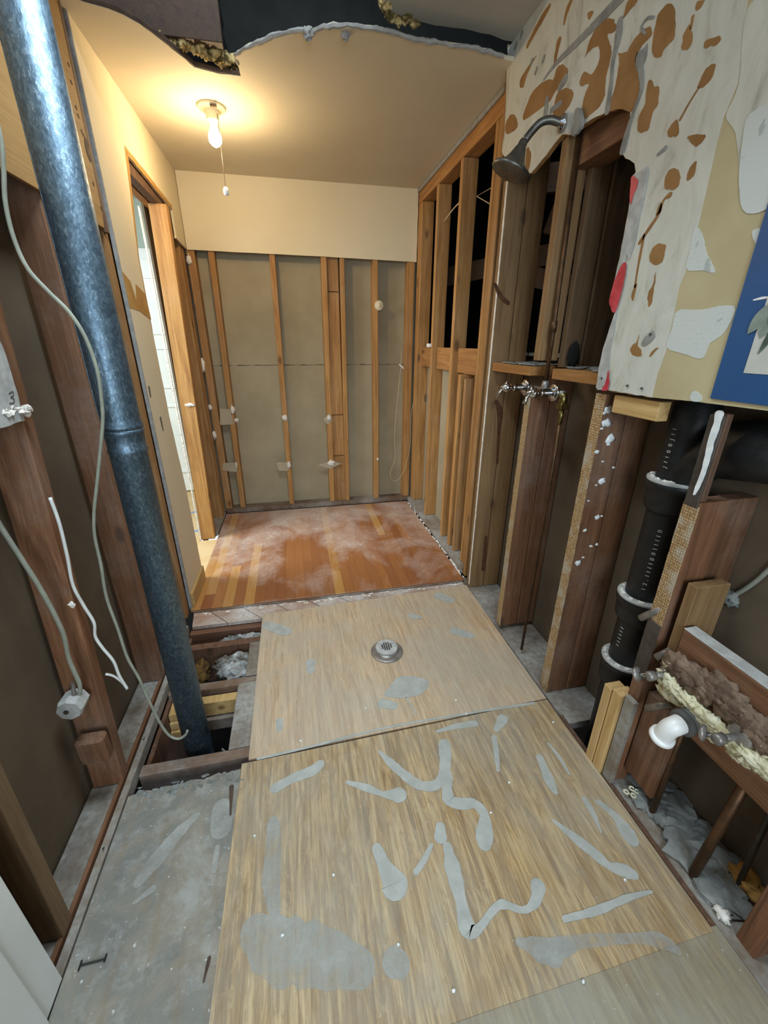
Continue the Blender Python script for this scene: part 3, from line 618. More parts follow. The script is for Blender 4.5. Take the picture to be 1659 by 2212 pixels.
# plaster remnant far left
g = G().sheet(rag([(1.165, 1.215), (1.175, 1.36), (1.16, 1.42), (1.14, 1.44), (1.12, 1.55), (.66, 1.62), (.66, 1.2)], .02, .005, 2), 0, -.668, .022)
pr = top('plaster_remnant', g, 'hub_rim', 'chipped grey-white plaster remnant hanging on the near left stud', 'plaster')
g = G()
for i in range(9): g.blob(at(6+i*6.2, 884+random.uniform(-4, 10), 0, -.655), (.012, .016, .011), .8, 3, 2, i)
g.obj('crumbled_edge', 'compound', pr)
g = G()
for a in ([(15, 830), (22, 826), (24, 834), (18, 838), (25, 842), (24, 850), (16, 851)],): stroke(g, [(x+5, y+20, 1.5) for x, y in a], 0, -.6455, .0006)
g.obj('pencil_mark', 'ink', pr)
# junction box
p = at(155, 1525, 1, 1.07)
jb = empty('junction_box', p, 'grey metal junction box on the left stud at the cable end', 'junction box')
g = G().lathe(p+Vector((0, .035, 0)), (0, -1, 0), [(0, .034), (.045, .036), (.055, .032), (.056, .005)], 8); g.obj('box_body', 'hub_rim', jb)
G().tube([p+Vector((.01, .01, .03)), p+Vector((.016, .012, .075))], .006, 8).obj('connector', 'old_metal', jb)
G().lathe(p+Vector((-.005, -.02, .0)), (0, -1, .1), [(0, .007), (.004, .007)], 10).obj('knockout', 'plate_metal', jb)
# casing
dc = empty('door_casing', (-.67, .5, 0), 'white painted moulded casing in the lower left corner', 'casing')
G().box(-.71, -.64, .2, .625, .0, 1.95, bev=.006).obj('casing_board', 'white_paint', dc)
G().box(-.645, -.634, .25, .552, .0, 1.95, bev=.005).obj('raised_moulding', 'white_paint', dc)
# bottom plate + strips left
bar('bottom_plate', 'dusty grey bottom plate at the foot of the near left wall', 'plate', -.772, -.688, .55, 1.76, -.04, -.004, 'dusty_y')
bar('edge_strip', 'dark brown strip standing along the left floor edge', 'strip', -.686, -.674, .45, 2.0, -.06, .006, 'stud_red_y')
bar('edge_strip', 'pale ragged strip beside the dark strip, left floor edge', 'strip', -.668, -.646, .45, 1.96, -.05, .0, 'dusty_y')
gg = G()
for y in (.9, 1.27, 1.62): gg.tube([(-.66, y, 0), (-.652, y-.015, .012)], .0018, 6)
top('bent_nail', G().tube([(-.66, 1.27, 0), (-.65, 1.262, .014)], .002, 6), 'ch_black', 'bent nail in the pale strip beside the floor hole', 'nail')
top('bent_nail', G().tube([(-.66, .9, 0), (-.65, .892, .014)], .002, 6), 'ch_black', 'bent nail in the pale strip beside the grey subfloor', 'nail')
# ================================================================== floor sheets and hole
def pboard(name, pts, z, th, mat, label, cat):
    return top(name, G().sheet(pts, 2, z-th, th), mat, label, cat)
shA = pboard('plywood_sheet', rag([(-.262, 1.105), (.944, 1.135), (.952, 2.03), (-.266, 1.975)], .2, .002), .0, .016, 'ply_lit', 'dusty plywood sheet around the round floor drain', 'plywood')
shB = pboard('plywood_sheet', rag([(-.292, .36), (.946, .375), (.944, 1.129), (-.285, 1.092)], .2, .002), .0, .016, 'ply', 'plywood sheet with winding grey adhesive trails', 'plywood')
F = lambda p: crop(p, 540, 1500, 2.37)
H = lambda p: crop(p, 1160, 1600, 3.3246)
g = G()
for i, s_ in enumerate([
    F([(130, 480, 50), (220, 430, 50), (320, 390, 55), (360, 355, 45)]),
    F([(665, 295, 15), (730, 360, 45), (800, 420, 50), (870, 465, 50), (950, 465, 50), (990, 410, 50), (1000, 330, 60), (995, 255, 60)]),
    F([(500, 450, 20), (600, 480, 40), (680, 510, 30), (745, 515, 70), (765, 515, 80)]),
    F([(1010, 410, 50), (1015, 530, 60), (1080, 560, 60), (1150, 560, 50), (1200, 620, 50), (1200, 720, 90), (1200, 765, 70)]),
    F([(975, 680, 50), (975, 730, 65)]), F([(930, 770, 20), (890, 850, 30), (850, 910, 30)]),
    F([(650, 790, 50), (690, 880, 70), (730, 950, 120), (740, 975, 130)]),
    F([(1010, 780, 40), (1040, 900, 80), (1080, 1060, 60), (1110, 1190, 80), (1140, 1220, 50), (1180, 1190, 40), (1250, 1100, 35), (1300, 1075, 40), (1400, 1105, 30), (1460, 1060, 50), (1475, 985, 75)]),
    F([(1295, 125, 55), (1262, 180, 30)]), F([(1250, 220, 26), (1262, 310, 26), (1270, 390, 16)]), F([(1150, 150, 40), (1050, 165, 30), (960, 190, 16)]),
    H([(100, 560, 10), (250, 680, 60), (400, 800, 80), (520, 900, 60), (620, 930, 90), (690, 960, 70)]),
    H([(440, 440, 40), (560, 540, 60), (640, 650, 110), (680, 710, 90)]), H([(340, 420, 40), (400, 520, 40), (460, 660, 10)]),
    H([(820, 1085, 20), (650, 1130, 40), (430, 1220, 50), (200, 1280, 40)]), H([(20, 120, 50), (90, 290, 70), (130, 370, 40)]), H([(80, 20, 16), (160, 120, 26), (230, 240, 16)]),
    F([(40, 330, 14), (300, 270, 14), (700, 170, 12), (1100, 100, 12), (1450, 45, 16)])]):
    g = G(); stroke(g, s_, 2, .0004+.0001*(i % 5), .0008, i); g.obj('adhesive_trail', 'smear', shB)
for i, s_ in enumerate([F([(740, 1370, 130), (760, 1380, 120)]), F([(120, 650, 60), (120, 800, 80), (110, 960, 90), (130, 1120, 60)]), F([(1540, 1340, 90), (1560, 1345, 80)]), F([(30, 1220, 160), (150, 1300, 260), (330, 1330, 240), (560, 1400, 160)]), F([(1380, 1270, 40), (1500, 1300, 90), (1640, 1290, 60)]), H([(20, 1540, 110), (120, 1500, 120), (330, 1440, 80), (700, 1420, 60), (900, 1440, 100), (1010, 1510, 50)])]):
    g = G(); stroke(g, s_, 2, .0003+.00005*i, .0004, i); g.obj('dust_film', 'film', shB)
g = G(); J = lambda p: crop(p, 380, 1060, 2.37)
patch(g, J([(1150, 950), (1290, 970), (1270, 1030), (1190, 1060), (1070, 1050), (1090, 1010)]), 2, .0005, .0008); g.obj('adhesive_smudge', 'smear', shA)
for i, s_ in enumerate([J([(530, 1180, 36), (530, 1220, 36)]), J([(690, 880, 50), (690, 920, 40)]), J([(470, 690, 60), (560, 720, 70)]), J([(1210, 640, 40), (1250, 650, 30)]), J([(1060, 1090, 60), (1110, 1100, 50)]), J([(1350, 540, 60), (1400, 560, 50)]), J([(1180, 1060, 10), (1210, 1110, 8), (1230, 1140, 8)]), J([(1430, 720, 60), (1500, 740, 50)])]): g = G(); stroke(g, s_, 2, .0005, .0008, i); g.obj('adhesive_smudge', 'smear', shA)
dcen = at(836, 1408, 2, 0)
dr = empty('floor_drain', (dcen.x, dcen.y, 0), 'round grey floor drain set in the plywood sheet', 'drain')
G().lathe((dcen.x, dcen.y, 0), (0, 0, 1), [(0, .078), (.005, .078), (.008, .07), (.009, .056), (.013, .055), (.016, .05), (.016, .0)], 40).obj('drain_body', 'old_metal', dr)
g = G().lathe((dcen.x-.0, dcen.y+.01, .014), (0, 0, 1), [(0, .054), (.010, .053), (.012, .046), (.012, 0)], 40); dcol = g.obj('drain_collar', 'hub_rim', dr)
g = G()
for i in range(-3, 4):
    for j in range(-3, 4):
        if i*i+j*j < 8: g.box(dcen.x+i*.0105-.0038, dcen.x+i*.0105+.0038, dcen.y+.01+j*.0105-.0038, dcen.y+.01+j*.0105+.0038, .0255, .0268, bev=0)
g.obj('grate_pattern', 'ch_black', dcol)
# diagonal subfloor boards between hardwood and plywood
dx = .125
labs = iter(['first', 'second', 'third', 'fourth', 'fifth', 'sixth', 'seventh', 'eighth', 'ninth', 'tenth', 'eleventh', 'twelfth', 'thirteenth'])
x = -.80; i = 0
while x < .95:
    # parallelogram slanting: far end left, near end right
    p = [(x, 2.16), (x+.176, 2.16), (x+.176+.17, 1.965), (x+.17, 1.965)]
    p = [(min(max(a, -.655), .958), b) for a, b in p]
    if max(a for a, b in p)-min(a for a, b in p) > .03:
        top('subfloor_board', G().sheet(p, 2, -.036, .019), 'diag', 'diagonal subfloor board showing in the strip before the strip floor, %s from the left' % next(labs), 'subfloor board')
    x += .181; i += 1
g = G()
random.seed(5)
for i in range(70):
    xx = random.uniform(-.6, .94); g.blob((xx, 2.085+random.uniform(-.02, .012)-.005, -.017), (random.uniform(.004, .016), random.uniform(.003, .007), .003), .6, 3, 1, i)
setp(g.obj('plaster_crumbs', 'compound'), 'line of pale plaster crumbs along the edge of the strip floor', 'crumbs', None, 'stuff')
bar('edge_strip', 'thin dark strip under the front edge of the strip floor', 'strip', -.65, .955, 2.088, 2.099, -.016, -.006, 'dusty_x')
# joists in hole
bar('floor_joist', 'joist along the near edge of the floor hole', 'joist', -.64, -.0, 1.135, 1.178, -.22, -.023, 'dusty_x')
bar('floor_joist', 'joist crossing the middle of the floor hole behind the duct', 'joist', -.64, -.0, 1.51, 1.552, -.24, -.03, 'dusty_x')
bar('floor_joist', 'lower pale joist sistered on the near side of the middle joist', 'joist', -.60, -.26, 1.455, 1.497, -.13, -.055, 'new_wood_y')
bar('floor_joist', 'lowest dark pale joist under the sistered joist', 'joist', -.60, -.26, 1.44, 1.48, -.20, -.14, 'dusty_x')
bar('floor_joist', 'joist crossing the far part of the floor hole', 'joist', -.64, -.0, 1.79, 1.832, -.24, -.03, 'stud_dark')
bar('floor_joist', 'reddish joist under the diagonal boards at the far edge of the hole', 'joist', -.64, .0, 1.93, 1.972, -.24, -.042, 'stud_red_x')
bar('floor_joist', 'timber along the left side of the floor hole', 'joist', -.645, -.628, 1.18, 1.93, -.5, -.06, 'stud_dark')
for k, (z0, z1, lab) in enumerate(((-.10, -.065, 'top'), (-.14, -.104, 'middle'), (-.18, -.144, 'bottom'))):
    bar('wood_block', lab+' block of the small stack beside the duct in the floor hole', 'block', -.625, -.535, 1.43-.01*k, 1.5, z0, z1, 'new_wood_y')
bar('subfloor_board', 'grey dusty board lying in the floor hole along the plywood edge', 'subfloor board', -.345, -.24, 1.18, 1.51, -.04, -.022, 'dusty_y')
bar('subfloor_board', 'narrow grey board at the far right of the floor hole', 'subfloor board', -.32, -.24, 1.56, 1.80, -.05, -.03, 'dusty_y')
g = G()
for i in range(16): g.blob((random.uniform(-.44, -.29), random.uniform(1.615, 1.73), -.085+random.uniform(-.02, .02)), (.05, .035, .03), .9, 3, 3, i)
setp(g.obj('loose_insulation', 'insul', smooth=True), 'silvery grey insulation stuffed between joists in the floor hole', 'insulation', None, 'stuff')
g = G()
for i in range(8): g.blob((random.uniform(-.44, -.29), random.uniform(1.875, 1.89), -.08+random.uniform(-.01, .01)), (.05, .016, .02), .9, 3, 3, i+40)
setp(g.obj('loose_insulation', 'insul', smooth=True), 'grey insulation behind the far joist of the floor hole', 'insulation', None, 'stuff')
g = G()
for i in range(10): g.blob((random.uniform(-.58, -.53), random.uniform(1.62, 1.74), -.09+random.uniform(-.02, .02)), (.03, .04, .035), .9, 3, 3, i+60)
setp(g.obj('loose_insulation', 'insul_brown', smooth=True), 'brown fibre batt between duct and hole edge', 'insulation', None, 'stuff')
for i, (a, b, lab) in enumerate((((-.34, 1.3, -.28), (-.44, 1.42, -.3), 'thin grey wire crossing low in the floor hole, upper one'), ((-.3, 1.22, -.3), (-.42, 1.38, -.34), 'thin grey wire crossing low in the floor hole, lower one'))):
    top('wire', G().tube([a, b], .004, 8), 'grey_cable', lab, 'wire')
top('rubble', G().blob((-.31, 1.38, -.42), (.08, .09, .03), .8, 3, 3, 3), 'debris', 'grey rubble at the bottom of the floor hole', 'rubble', smooth=True)
top('staple', G().box(-.61, -.555, .634, .638, .0, .004).box(-.612, -.608, .626, .646, 0, .004).box(-.558, -.554, .63, .646, 0, .004), 'ch_black', 'black staple lying on the grey subfloor', 'staple')

#@@RIGHT
# ================================================================== right wall, far part
bar('top_plate', 'orange top plate sloping away over the far right studs', 'plate', XRF, 1.095, 2.19, 3.545, 2.335, 2.425, 'stud_warm_y')
struct('trim_3', G().box(XRF-.012, XRF-.001, 2.19, 3.54, 2.405, 2.428), 'drywall_end')
def rs(lab, y0, y1, z0, z1, mat='stud_far', x0=XRF, x1=1.095, nm='wall_stud', lean=(0, 0)): return bar(nm, lab, 'wall stud', x0, x1, y0, y1, z0, z1, mat, None, lean)
rs('far right wall stud standing in the back corner', 3.44, 3.54, .04, 2.333)
rs('far right wall stud, first one out from the back corner', 3.06, 3.10, .04, 2.333, lean=(0, .02))
rs('far right wall stud, second one out from the back corner', 2.645, 2.686, .04, 2.333, lean=(0, .02))
rs('short far right stud below the crosswise block', 2.49, 2.53, .04, 1.21)
rs('lighter short stud right beside the other short one, far right wall', 2.40, 2.43, .04, 1.19, 'stud_warm')
rs('left board of the trimmer pair next to the knotty post', 2.245, 2.275, .04, 2.333)
rs('right board of the trimmer pair next to the knotty post', 2.205, 2.238, .04, 2.333)
rs('upright at the end of the far right top plate', 2.13, 2.165, .0, 2.42, 'stud_warm', .985, 1.05)
bar('blocking_board', 'crosswise block between the far studs, deeper in the corner bay', 'blocking', 1.04, 1.095, 3.11, 3.44, 1.215, 1.36, 'stud_warm_y')
bar('blocking_board', 'crosswise block between the first and second far right studs', 'blocking', 1.04, 1.095, 2.70, 3.06, 1.215, 1.36, 'stud_warm_y')
bar('blocking_board', 'crosswise block between the second far stud and the trimmer pair', 'blocking', 1.04, 1.095, 2.28, 2.645, 1.215, 1.36, 'stud_warm_y')
bar('bottom_plate', 'dusty bottom plate under the far right studs', 'plate', .975, 1.095, 2.17, 3.54, .0, .038, 'dusty_y')
# plaster crumbs line
g = G()
for i in range(60): g.blob((.967+random.uniform(-.004, .006), random.uniform(2.12, 3.52), .004), (.005, random.uniform(.008, .03), .004), .6, 3, 1, i)
setp(g.obj('plaster_crumbs', 'compound'), 'white plaster line along the right edge of the strip floor', 'crumbs', None, 'stuff')
# near part posts, double depth
rs('tall knotty tan post between the strip floor and the shower wall', 2.03, 2.075, -.02, 2.05, 'stud_pale', XR, 1.068, 'knotty_post')
rs('board doubled behind the knotty post', 2.03, 2.072, -.02, 2.3, 'stud_pale', 1.072, 1.165)
rs('short stud below the shower valve with a pale edge', 1.62, 1.662, .0, 1.19, 'stud_red', XR, 1.068)
rs('darker board doubled behind the short valve stud', 1.62, 1.66, .0, 1.26, 'stud_red', 1.072, 1.168)
rs('pale cut stud hanging above the shower valve', 1.60, 1.64, 1.325, 2.12, 'stud_pale', XR, 1.06)
rs('dusty broad board right of the riser pipe, nearer half', 1.57, 1.60, 1.30, 2.05, 'stud_grey', 1.064, 1.14)
rs('dusty broad board right of the riser pipe, deeper half', 1.56, 1.60, 1.30, 2.05, 'stud_grey', 1.143, 1.30)
s1 = rs('full height stud with pale mesh-marked edge and white paint splashes', 1.18, 1.222, -.02, 1.24, 'stud_red', XR, 1.068)
G().sheet(rag([(1.178, -.02), (1.224, -.02), (1.224, 1.24), (1.178, 1.24)], .02, .003), 0, XR-.0025, .002).obj('mesh_marked_edge', 'lath', s1)
rs('board doubled behind the paint-splashed stud', 1.18, 1.22, -.02, 1.26, 'stud_red', 1.072, 1.168)
g = G()
for i, (px, py, w, a) in enumerate(((1315, 884, .014, 1), (1305, 893, .007, 0), (1310, 915, .016, 1), (1300, 926, .006, 0), (1319, 948, .016, 1), (1314, 960, .008, 0), (1289, 976, .008, 1), (1302, 997, .005, 0), (1325, 1010, .006, 0), (1301, 1040, .013, 1), (1288, 1048, .005, 0), (1271, 1082, .004, 0), (1290, 1118, .010, 1), (1300, 1115, .006, 0), (1264, 1145, .007, 1), (1277, 1180, .007, 0), (1289, 1176, .006, 1), (1248, 1216, .012, 1), (1260, 1204, .006, 0))):
    g = G(); p = at(px, py, 1, 1.1785); g.blob(p, (w*1.1, .002, w*(.9 if a else .6)), .8, 2, 2, i); g.obj('paint_splash', 'paint_white', s1, True)
g = G().sheet(rag([(1.66-.0, .0), (1.618, .0), (1.618, 1.19), (1.66, 1.19)], .02, .003), 0, XR-.0015, .001)
o = [q for q in bpy.data.objects if q.get('label', '').startswith('short stud below the shower valve')][0]
g.obj('pale_worn_edge', 'lath', o)
o = [q for q in bpy.data.objects if q.get('label', '').startswith('tall knotty')][0]
G().sheet(rag([(2.03, .0), (2.045, .0), (2.045, 2.04), (2.03, 2.04)], .02, .004), 0, XR-.0015, .001).obj('plaster_stained_edge', 'compound', o)
bar('bottom_plate', 'dusty wide bottom plate under the shower wall studs', 'plate', .968, 1.168, 1.02, 2.15, -.06, -.022, 'dusty_y')
# shelf blocks
bar('fire_block', 'orange fire block left of the riser pipe with dust on top', 'blocking', XR+.005, 1.165, 1.665, 2.02, 1.262, 1.30, 'stud_warm_y')
bar('fire_block', 'orange fire block right of the riser pipe with dust on top', 'blocking', XR+.005, 1.165, 1.225, 1.50, 1.262, 1.30, 'stud_warm_y')
def dust(y0, y1, n, lab, sd):
    g = G(); random.seed(sd)
    for i in range(n): g.blob((random.uniform(.995, 1.15), random.uniform(y0, y1), 1.3045), (.022, .03, .0035), .6, 3, 2, i)
    setp(g.obj('dust_heap', 'debris', smooth=True), lab, 'dust', None, 'stuff')
dust(1.69, 1.98, 26, 'grey dust heaped on the fire block left of the riser pipe', 1); dust(1.25, 1.48, 26, 'grey dust heaped on the fire block right of the riser pipe', 2)
for i, (y0, y1, x0, z, th, lab) in enumerate(((1.2, 1.6, 1.24, 1.30, .03, 'lowest wood scrap piled in the attic behind the shower wall'), (1.24, 1.58, 1.26, 1.335, .03, 'second wood scrap of the pile in the attic'), (1.22, 1.56, 1.24, 1.37, .028, 'third wood scrap of the pile in the attic'), (1.2, 1.5, 1.27, 1.402, .02, 'topmost wood scrap of the pile in the attic'))):
    bar('wood_scrap', lab, 'wood scrap', x0, x0+.09, y0, y1, z, z+th, 'dusty_y')
bar('wood_scrap', 'pale board end behind the fire block left of the pipe', 'wood scrap', 1.19, 1.3, 1.75, 2.1, 1.33, 1.345, 'dusty_y')
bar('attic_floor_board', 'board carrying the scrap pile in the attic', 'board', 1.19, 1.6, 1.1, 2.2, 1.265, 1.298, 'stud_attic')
# attic rafters
def beam(name, p0, p1, w, h, mat, lab, cat='rafter'):
    p0 = Vector(p0); p1 = Vector(p1); d = (p1-p0).normalized(); s_ = d.cross(Vector((0, 0, 1))).normalized(); u_ = s_.cross(d)
    v = [p+s_*a*w/2+u_*b*h/2 for p in (p0, p1) for a, b in ((-1, -1), (1, -1), (1, 1), (-1, 1))]
    return top(name, G().addm(v, [(0, 1, 2, 3), (7, 6, 5, 4), (0, 4, 5, 1), (1, 5, 6, 2), (2, 6, 7, 3), (3, 7, 4, 0)]), mat, lab, cat)
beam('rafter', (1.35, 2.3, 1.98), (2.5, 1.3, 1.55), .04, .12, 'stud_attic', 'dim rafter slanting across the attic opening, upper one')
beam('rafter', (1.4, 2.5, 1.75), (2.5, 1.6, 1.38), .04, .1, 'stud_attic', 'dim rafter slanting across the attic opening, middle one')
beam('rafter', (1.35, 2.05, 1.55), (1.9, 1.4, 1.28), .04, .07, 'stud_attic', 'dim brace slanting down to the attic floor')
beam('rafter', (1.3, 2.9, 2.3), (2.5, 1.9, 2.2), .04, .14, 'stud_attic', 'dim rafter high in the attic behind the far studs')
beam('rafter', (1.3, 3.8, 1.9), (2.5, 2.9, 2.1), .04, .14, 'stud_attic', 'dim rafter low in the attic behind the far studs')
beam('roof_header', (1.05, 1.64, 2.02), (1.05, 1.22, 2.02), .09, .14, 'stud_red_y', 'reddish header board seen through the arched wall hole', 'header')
wz = at(972, 457, 0, 1.05).z
top('wire', G().tube([Vector(q) for q in cat_rom([(1.05, 3.075, wz-.03), (1.05, 2.9, wz), (1.05, 2.68, wz+.01)], 5)], .004, 6), 'cream_cable', 'pale wire strung in the dark between the first and second far right studs', 'wire', smooth=True)
pts = [at(x, y, 0, 1.05) for x, y in ((1078, 396), (1030, 424), (1078, 452))]
top('wire', G().tube(pts, .003, 6), 'cream_cable', 'pale bent wire in the dark next to the trimmer pair', 'wire')
# ================================================================== ceiling hole contents
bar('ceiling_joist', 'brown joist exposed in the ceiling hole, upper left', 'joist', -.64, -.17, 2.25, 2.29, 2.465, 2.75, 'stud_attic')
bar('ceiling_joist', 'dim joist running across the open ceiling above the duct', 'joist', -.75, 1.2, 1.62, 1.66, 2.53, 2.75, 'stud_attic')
g = G(); random.seed(3)
for i in range(60):
    f = i/59; px = 340+f*170; py = 95+f*55-12*math.sin(f*3.14)+random.uniform(-10, 6)
    g.blob(at(px, py, 2, ZC+.03)+Vector((0, -.01, random.uniform(0, .02))), (.014, .012, .02), .9, 3, 2, i)
setp(g.obj('fibre_insulation', 'insul_yellow', smooth=True), 'yellow fibre insulation spilling at the torn ceiling edge', 'insulation', None, 'stuff')
# ================================================================== bulb
LP = Vector((-.285, 2.665, ZC))
lf = empty('ceiling_lamp', LP, 'lit bare bulb in a round cream ceiling holder with pull cord', 'ceiling lamp')
G().lathe(LP, (0, 0, -1), [(0, .064), (.004, .066), (.010, .06), (.02, .032), (.05, .029), (.052, .024), (.053, 0)], 40).obj('lamp_holder', 'drywall', lf, True)
G().box(LP.x+.0, LP.x+.03, LP.y-.06, LP.y-.045, ZC-.019, ZC-.012).obj('outlet_slot', 'lip', lf)
t = NT('glowing_bulb_glass'); t.b.inputs['Emission Color'].default_value = (1, .78, .42, 1); t.b.inputs['Emission Strength'].default_value = 28; M['bulb'] = t.done('#fff2d8', .3)
bo = G().lathe(LP+Vector((0, 0, -.05)), (0, 0, -1), [(0, .013), (.02, .014), (.035, .02), (.055, .029), (.07, .031), (.085, .028), (.095, .02), (.102, .008), (.103, 0)], 32).obj('bulb', 'bulb', lf, True)
bo.visible_shadow = True
kp = LP+Vector((.022, -.0, -.33))
G().tube([LP+Vector((.026, -.02, -.03)), LP+Vector((.024, -.01, -.15)), kp+Vector((0, 0, .02))], .0015, 6).obj('pull_cord', 'lip', lf)
G().lathe(kp+Vector((0, 0, .02)), (0, 0, -1), [(0, .003), (.004, .010), (.015, .014), (.03, .013), (.036, .009), (.038, 0)], 20).obj('pull_knob', 'white', lf, True)
pl = bpy.data.lights.new('bulb_light', 'POINT'); pl.energy = 6.8; pl.color = (1, .75, .43); pl.shadow_soft_size = .03
po = bpy.data.objects.new('bulb_light', pl); COL.objects.link(po); po.parent = lf; po.location = (0, 0, -.19)

#@@DUCT
# ================================================================== galvanised duct
DX, DY, DR = -.475, 1.27, .048
du = empty('metal_duct', (DX, DY, -.6), 'tall galvanised metal duct rising from the floor hole to the ceiling', 'duct')
G().lathe((DX, DY, 1.165), (0, 0, 1), [(0, DR+.001), (.012, DR+.004), (.016, DR+.001), (.03, DR), (.031, DR+.0), (1.5, DR)], 48).obj('upper_pipe', 'galv', du, True)
G().lathe((DX, DY, -.6), (0, 0, 1), [(0, DR), (1.70, DR), (1.708, DR+.003), (1.715, DR), (1.755, DR+.001), (1.762, DR+.004), (1.768, DR+.001)], 48).obj('lower_pipe', 'galv', du, True)
G().box(DX-DR-.002, DX-DR+.002, DY-.012, DY-.008, 1.2, 2.6).obj('seam', 'galv', du)
# cables on the left
def cable(name, px, pl_, r, mat, lab, extra=()):
    pts = [at(x, y, 1, pl_) if isinstance(pl_, float) else at(x, y, *pl_) for x, y in px]
    return top(name, G().tube([Vector(q) for q in cat_rom(pts+[Vector(e) for e in extra], 6)], r, 8), mat, lab, 'cable', smooth=True)
cable('electrical_cable', [(-20, 220), (2, 300), (8, 370), (12, 440), (30, 515), (60, 580), (105, 630), (150, 675), (185, 730), (210, 800), (219, 860), (222, 910), (216, 980), (209, 1050), (203, 1110), (205, 1160), (218, 1220), (230, 1290), (255, 1360), (275, 1420), (300, 1465), (320, 1510), (345, 1560), (365, 1588), (385, 1596), (400, 1588), (405, 1578)], 1.18, .0045, 'grey_cable', 'long grey cable wandering down in front of the duct into the floor hole')
cable('electrical_cable', [(108, 1075), (128, 1130), (145, 1200), (158, 1265), (182, 1310), (203, 1345), (206, 1375), (222, 1400), (245, 1428), (258, 1460), (275, 1488)], 1.17, .0045, 'white_cable', 'white cable hanging loose beside the left stud')
cable('electrical_cable', [(275, 1488), (262, 1472), (245, 1460), (228, 1456)], 1.172, .004, 'white_cable', 'short bent end of the white cable, joined at its tip')
cable('electrical_cable', [(-30, 1080), (0, 1135), (45, 1205), (95, 1285), (135, 1365), (148, 1420), (160, 1450), (172, 1478), (172, 1500)], 1.085, .006, 'grey_cable', 'grey cable running down the near left stud into the metal box')
top('paint_fleck', G().blob(at(155, 1306, 1, 1.103), (.009, .003, .009), .8, 3, 2, 4), 'compound', 'white fleck on the near left stud above the metal box', 'fleck')
top('paint_fleck', G().blob(at(163, 925, 1, 1.6), (.014, .003, .014), 1.2, 4, 2, 4), 'compound', 'white star-shaped fleck on the stud behind the duct', 'fleck')

#@@SHOWER
# ================================================================== shower arm, riser, valve
RX, RY = .985, 1.555
fl = Vector((.953, 1.615, 2.075))
sh = empty('wall_shower', fl, 'old grey shower head on a bent arm sticking out of the torn wall', 'shower head')
hc = Vector((.80, 1.665, 1.965)); arm = [fl+Vector((.03, 0, -.0)), fl, Vector((.915, 1.625, 2.085)), Vector((.885, 1.635, 2.08)), Vector((.862, 1.645, 2.06)), Vector((.842, 1.652, 2.035))]
G().tube([Vector(q) for q in cat_rom(arm, 6)], .0125, 16).obj('shower_arm', 'dull_chrome', sh, True)
ax_ = (Vector((-.36, .10, -.93))).normalized(); nb = Vector((.838, 1.651, 2.035))
bl_ = G().lathe(nb, ax_, [(0, .012), (.008, .015), (.02, .015), (.022, .018), (.03, .021), (.05, .029), (.065, .038), (.08, .056), (.088, .07), (.094, .072), (.10, .067), (.101, 0)], 36).obj('bell', 'dull_chrome', sh, True)
fc = nb+ax_*.1015; u = ax_.cross(Vector((0, 0, 1))).normalized(); w = ax_.cross(u); g = G()
for rr, n in ((.014, 6), (.026, 12), (.038, 18), (.05, 24)):
    for k in range(n): a = 2*math.pi*k/n; g.lathe(fc+(u*math.cos(a)+w*math.sin(a))*rr, ax_, [(0, .0018), (.0015, .0012)], 6)
g.obj('spray_nozzle', 'plate_metal', bl_)
G().lathe(fl+Vector((.0, 0, 0)), (-1, 0, 0), [(0, .024), (.004, .026), (.008, .022), (.012, .014), (.014, .012)], 28).obj('escutcheon', 'chrome', sh, True)
g = G(); patch(g, [(1242, 235), (1253, 240), (1256, 268), (1246, 286), (1236, 294), (1234, 285), (1240, 262)], 0, XP-.016, .01); top('torn_plaster_flap', g, 'grey_mark', 'grey torn plaster flap beside the shower arm flange', 'plaster')
# riser pipe
rp = empty('riser_pipe', (1.0, 1.565, 1.23), 'old copper riser pipe running up to the shower arm', 'pipe')
G().tube([(1.0, 1.565, 1.23), (1.0, 1.565, 1.45), (1.0, 1.575, 2.06)], .008, 12).obj('pipe', 'copper', rp, True)
G().tube([(1.0, 1.565, 1.43), (1.0, 1.565, 1.47)], .0115, 12).obj('coupling', 'copper', rp, True)
G().lathe((1.0, 1.58, 2.04), (0, 0, 1), [(0, .013), (.03, .014), (.045, .014)], 14).obj('elbow_fitting', 'brass', rp, True)
# valve
va = empty('shower_valve', (.985, 1.56, 1.215), 'chrome two-handle shower valve on the open stud wall', 'valve')
G().tube([(.995, 1.70, 1.213), (.995, 1.43, 1.213)], .012, 14).lathe((1.0, 1.565, 1.2), (0, 0, 1), [(0, .016), (.02, .018), (.03, .016), (.05, .013)], 14).obj('valve_body', 'old_metal', va, True)
for yy, hd in ((1.69, (-.3, .05, -.45)), (1.475, (-.25, -.12, -.4))):
    b = Vector((.985, yy, 1.213)); n_ = Vector((-1, 0, 0))
    G().lathe(b, n_, [(0, .033), (.004, .034), (.008, .03), (.010, .022), (.018, .02)], 32).obj('flange', 'chrome', va, True)
    sc_ = G().lathe(b, n_, [(0, .016), (.055, .0155), (.056, .0165), (.058, .0165), (.06, .015), (.075, .014), (.08, .02), (.092, .021), (.10, .014), (.112, .009), (.118, .0)], 24).obj('stem_cover', 'chrome', va, True)
    tp = b+n_*.105; hv = Vector(hd).normalized(); sd = hv.cross(n_).normalized()
    h = G().tube([tp, tp+hv*.02, tp+hv*.045], [.007, .005, .009], 10)
    h.tube([tp, tp-hv*.02, tp-hv*.03], [.007, .004, .006], 10).tube([tp-sd*.032, tp, tp+sd*.032], [.007, .005, .007], 10)
    h.obj('cross_handle', 'chrome', sc_, True)
G().tube([(.995, 1.455, 1.213), (.998, 1.43, 1.205), (1.0, 1.43, 1.165)], .016, 14).obj('elbow', 'brass', va, True)
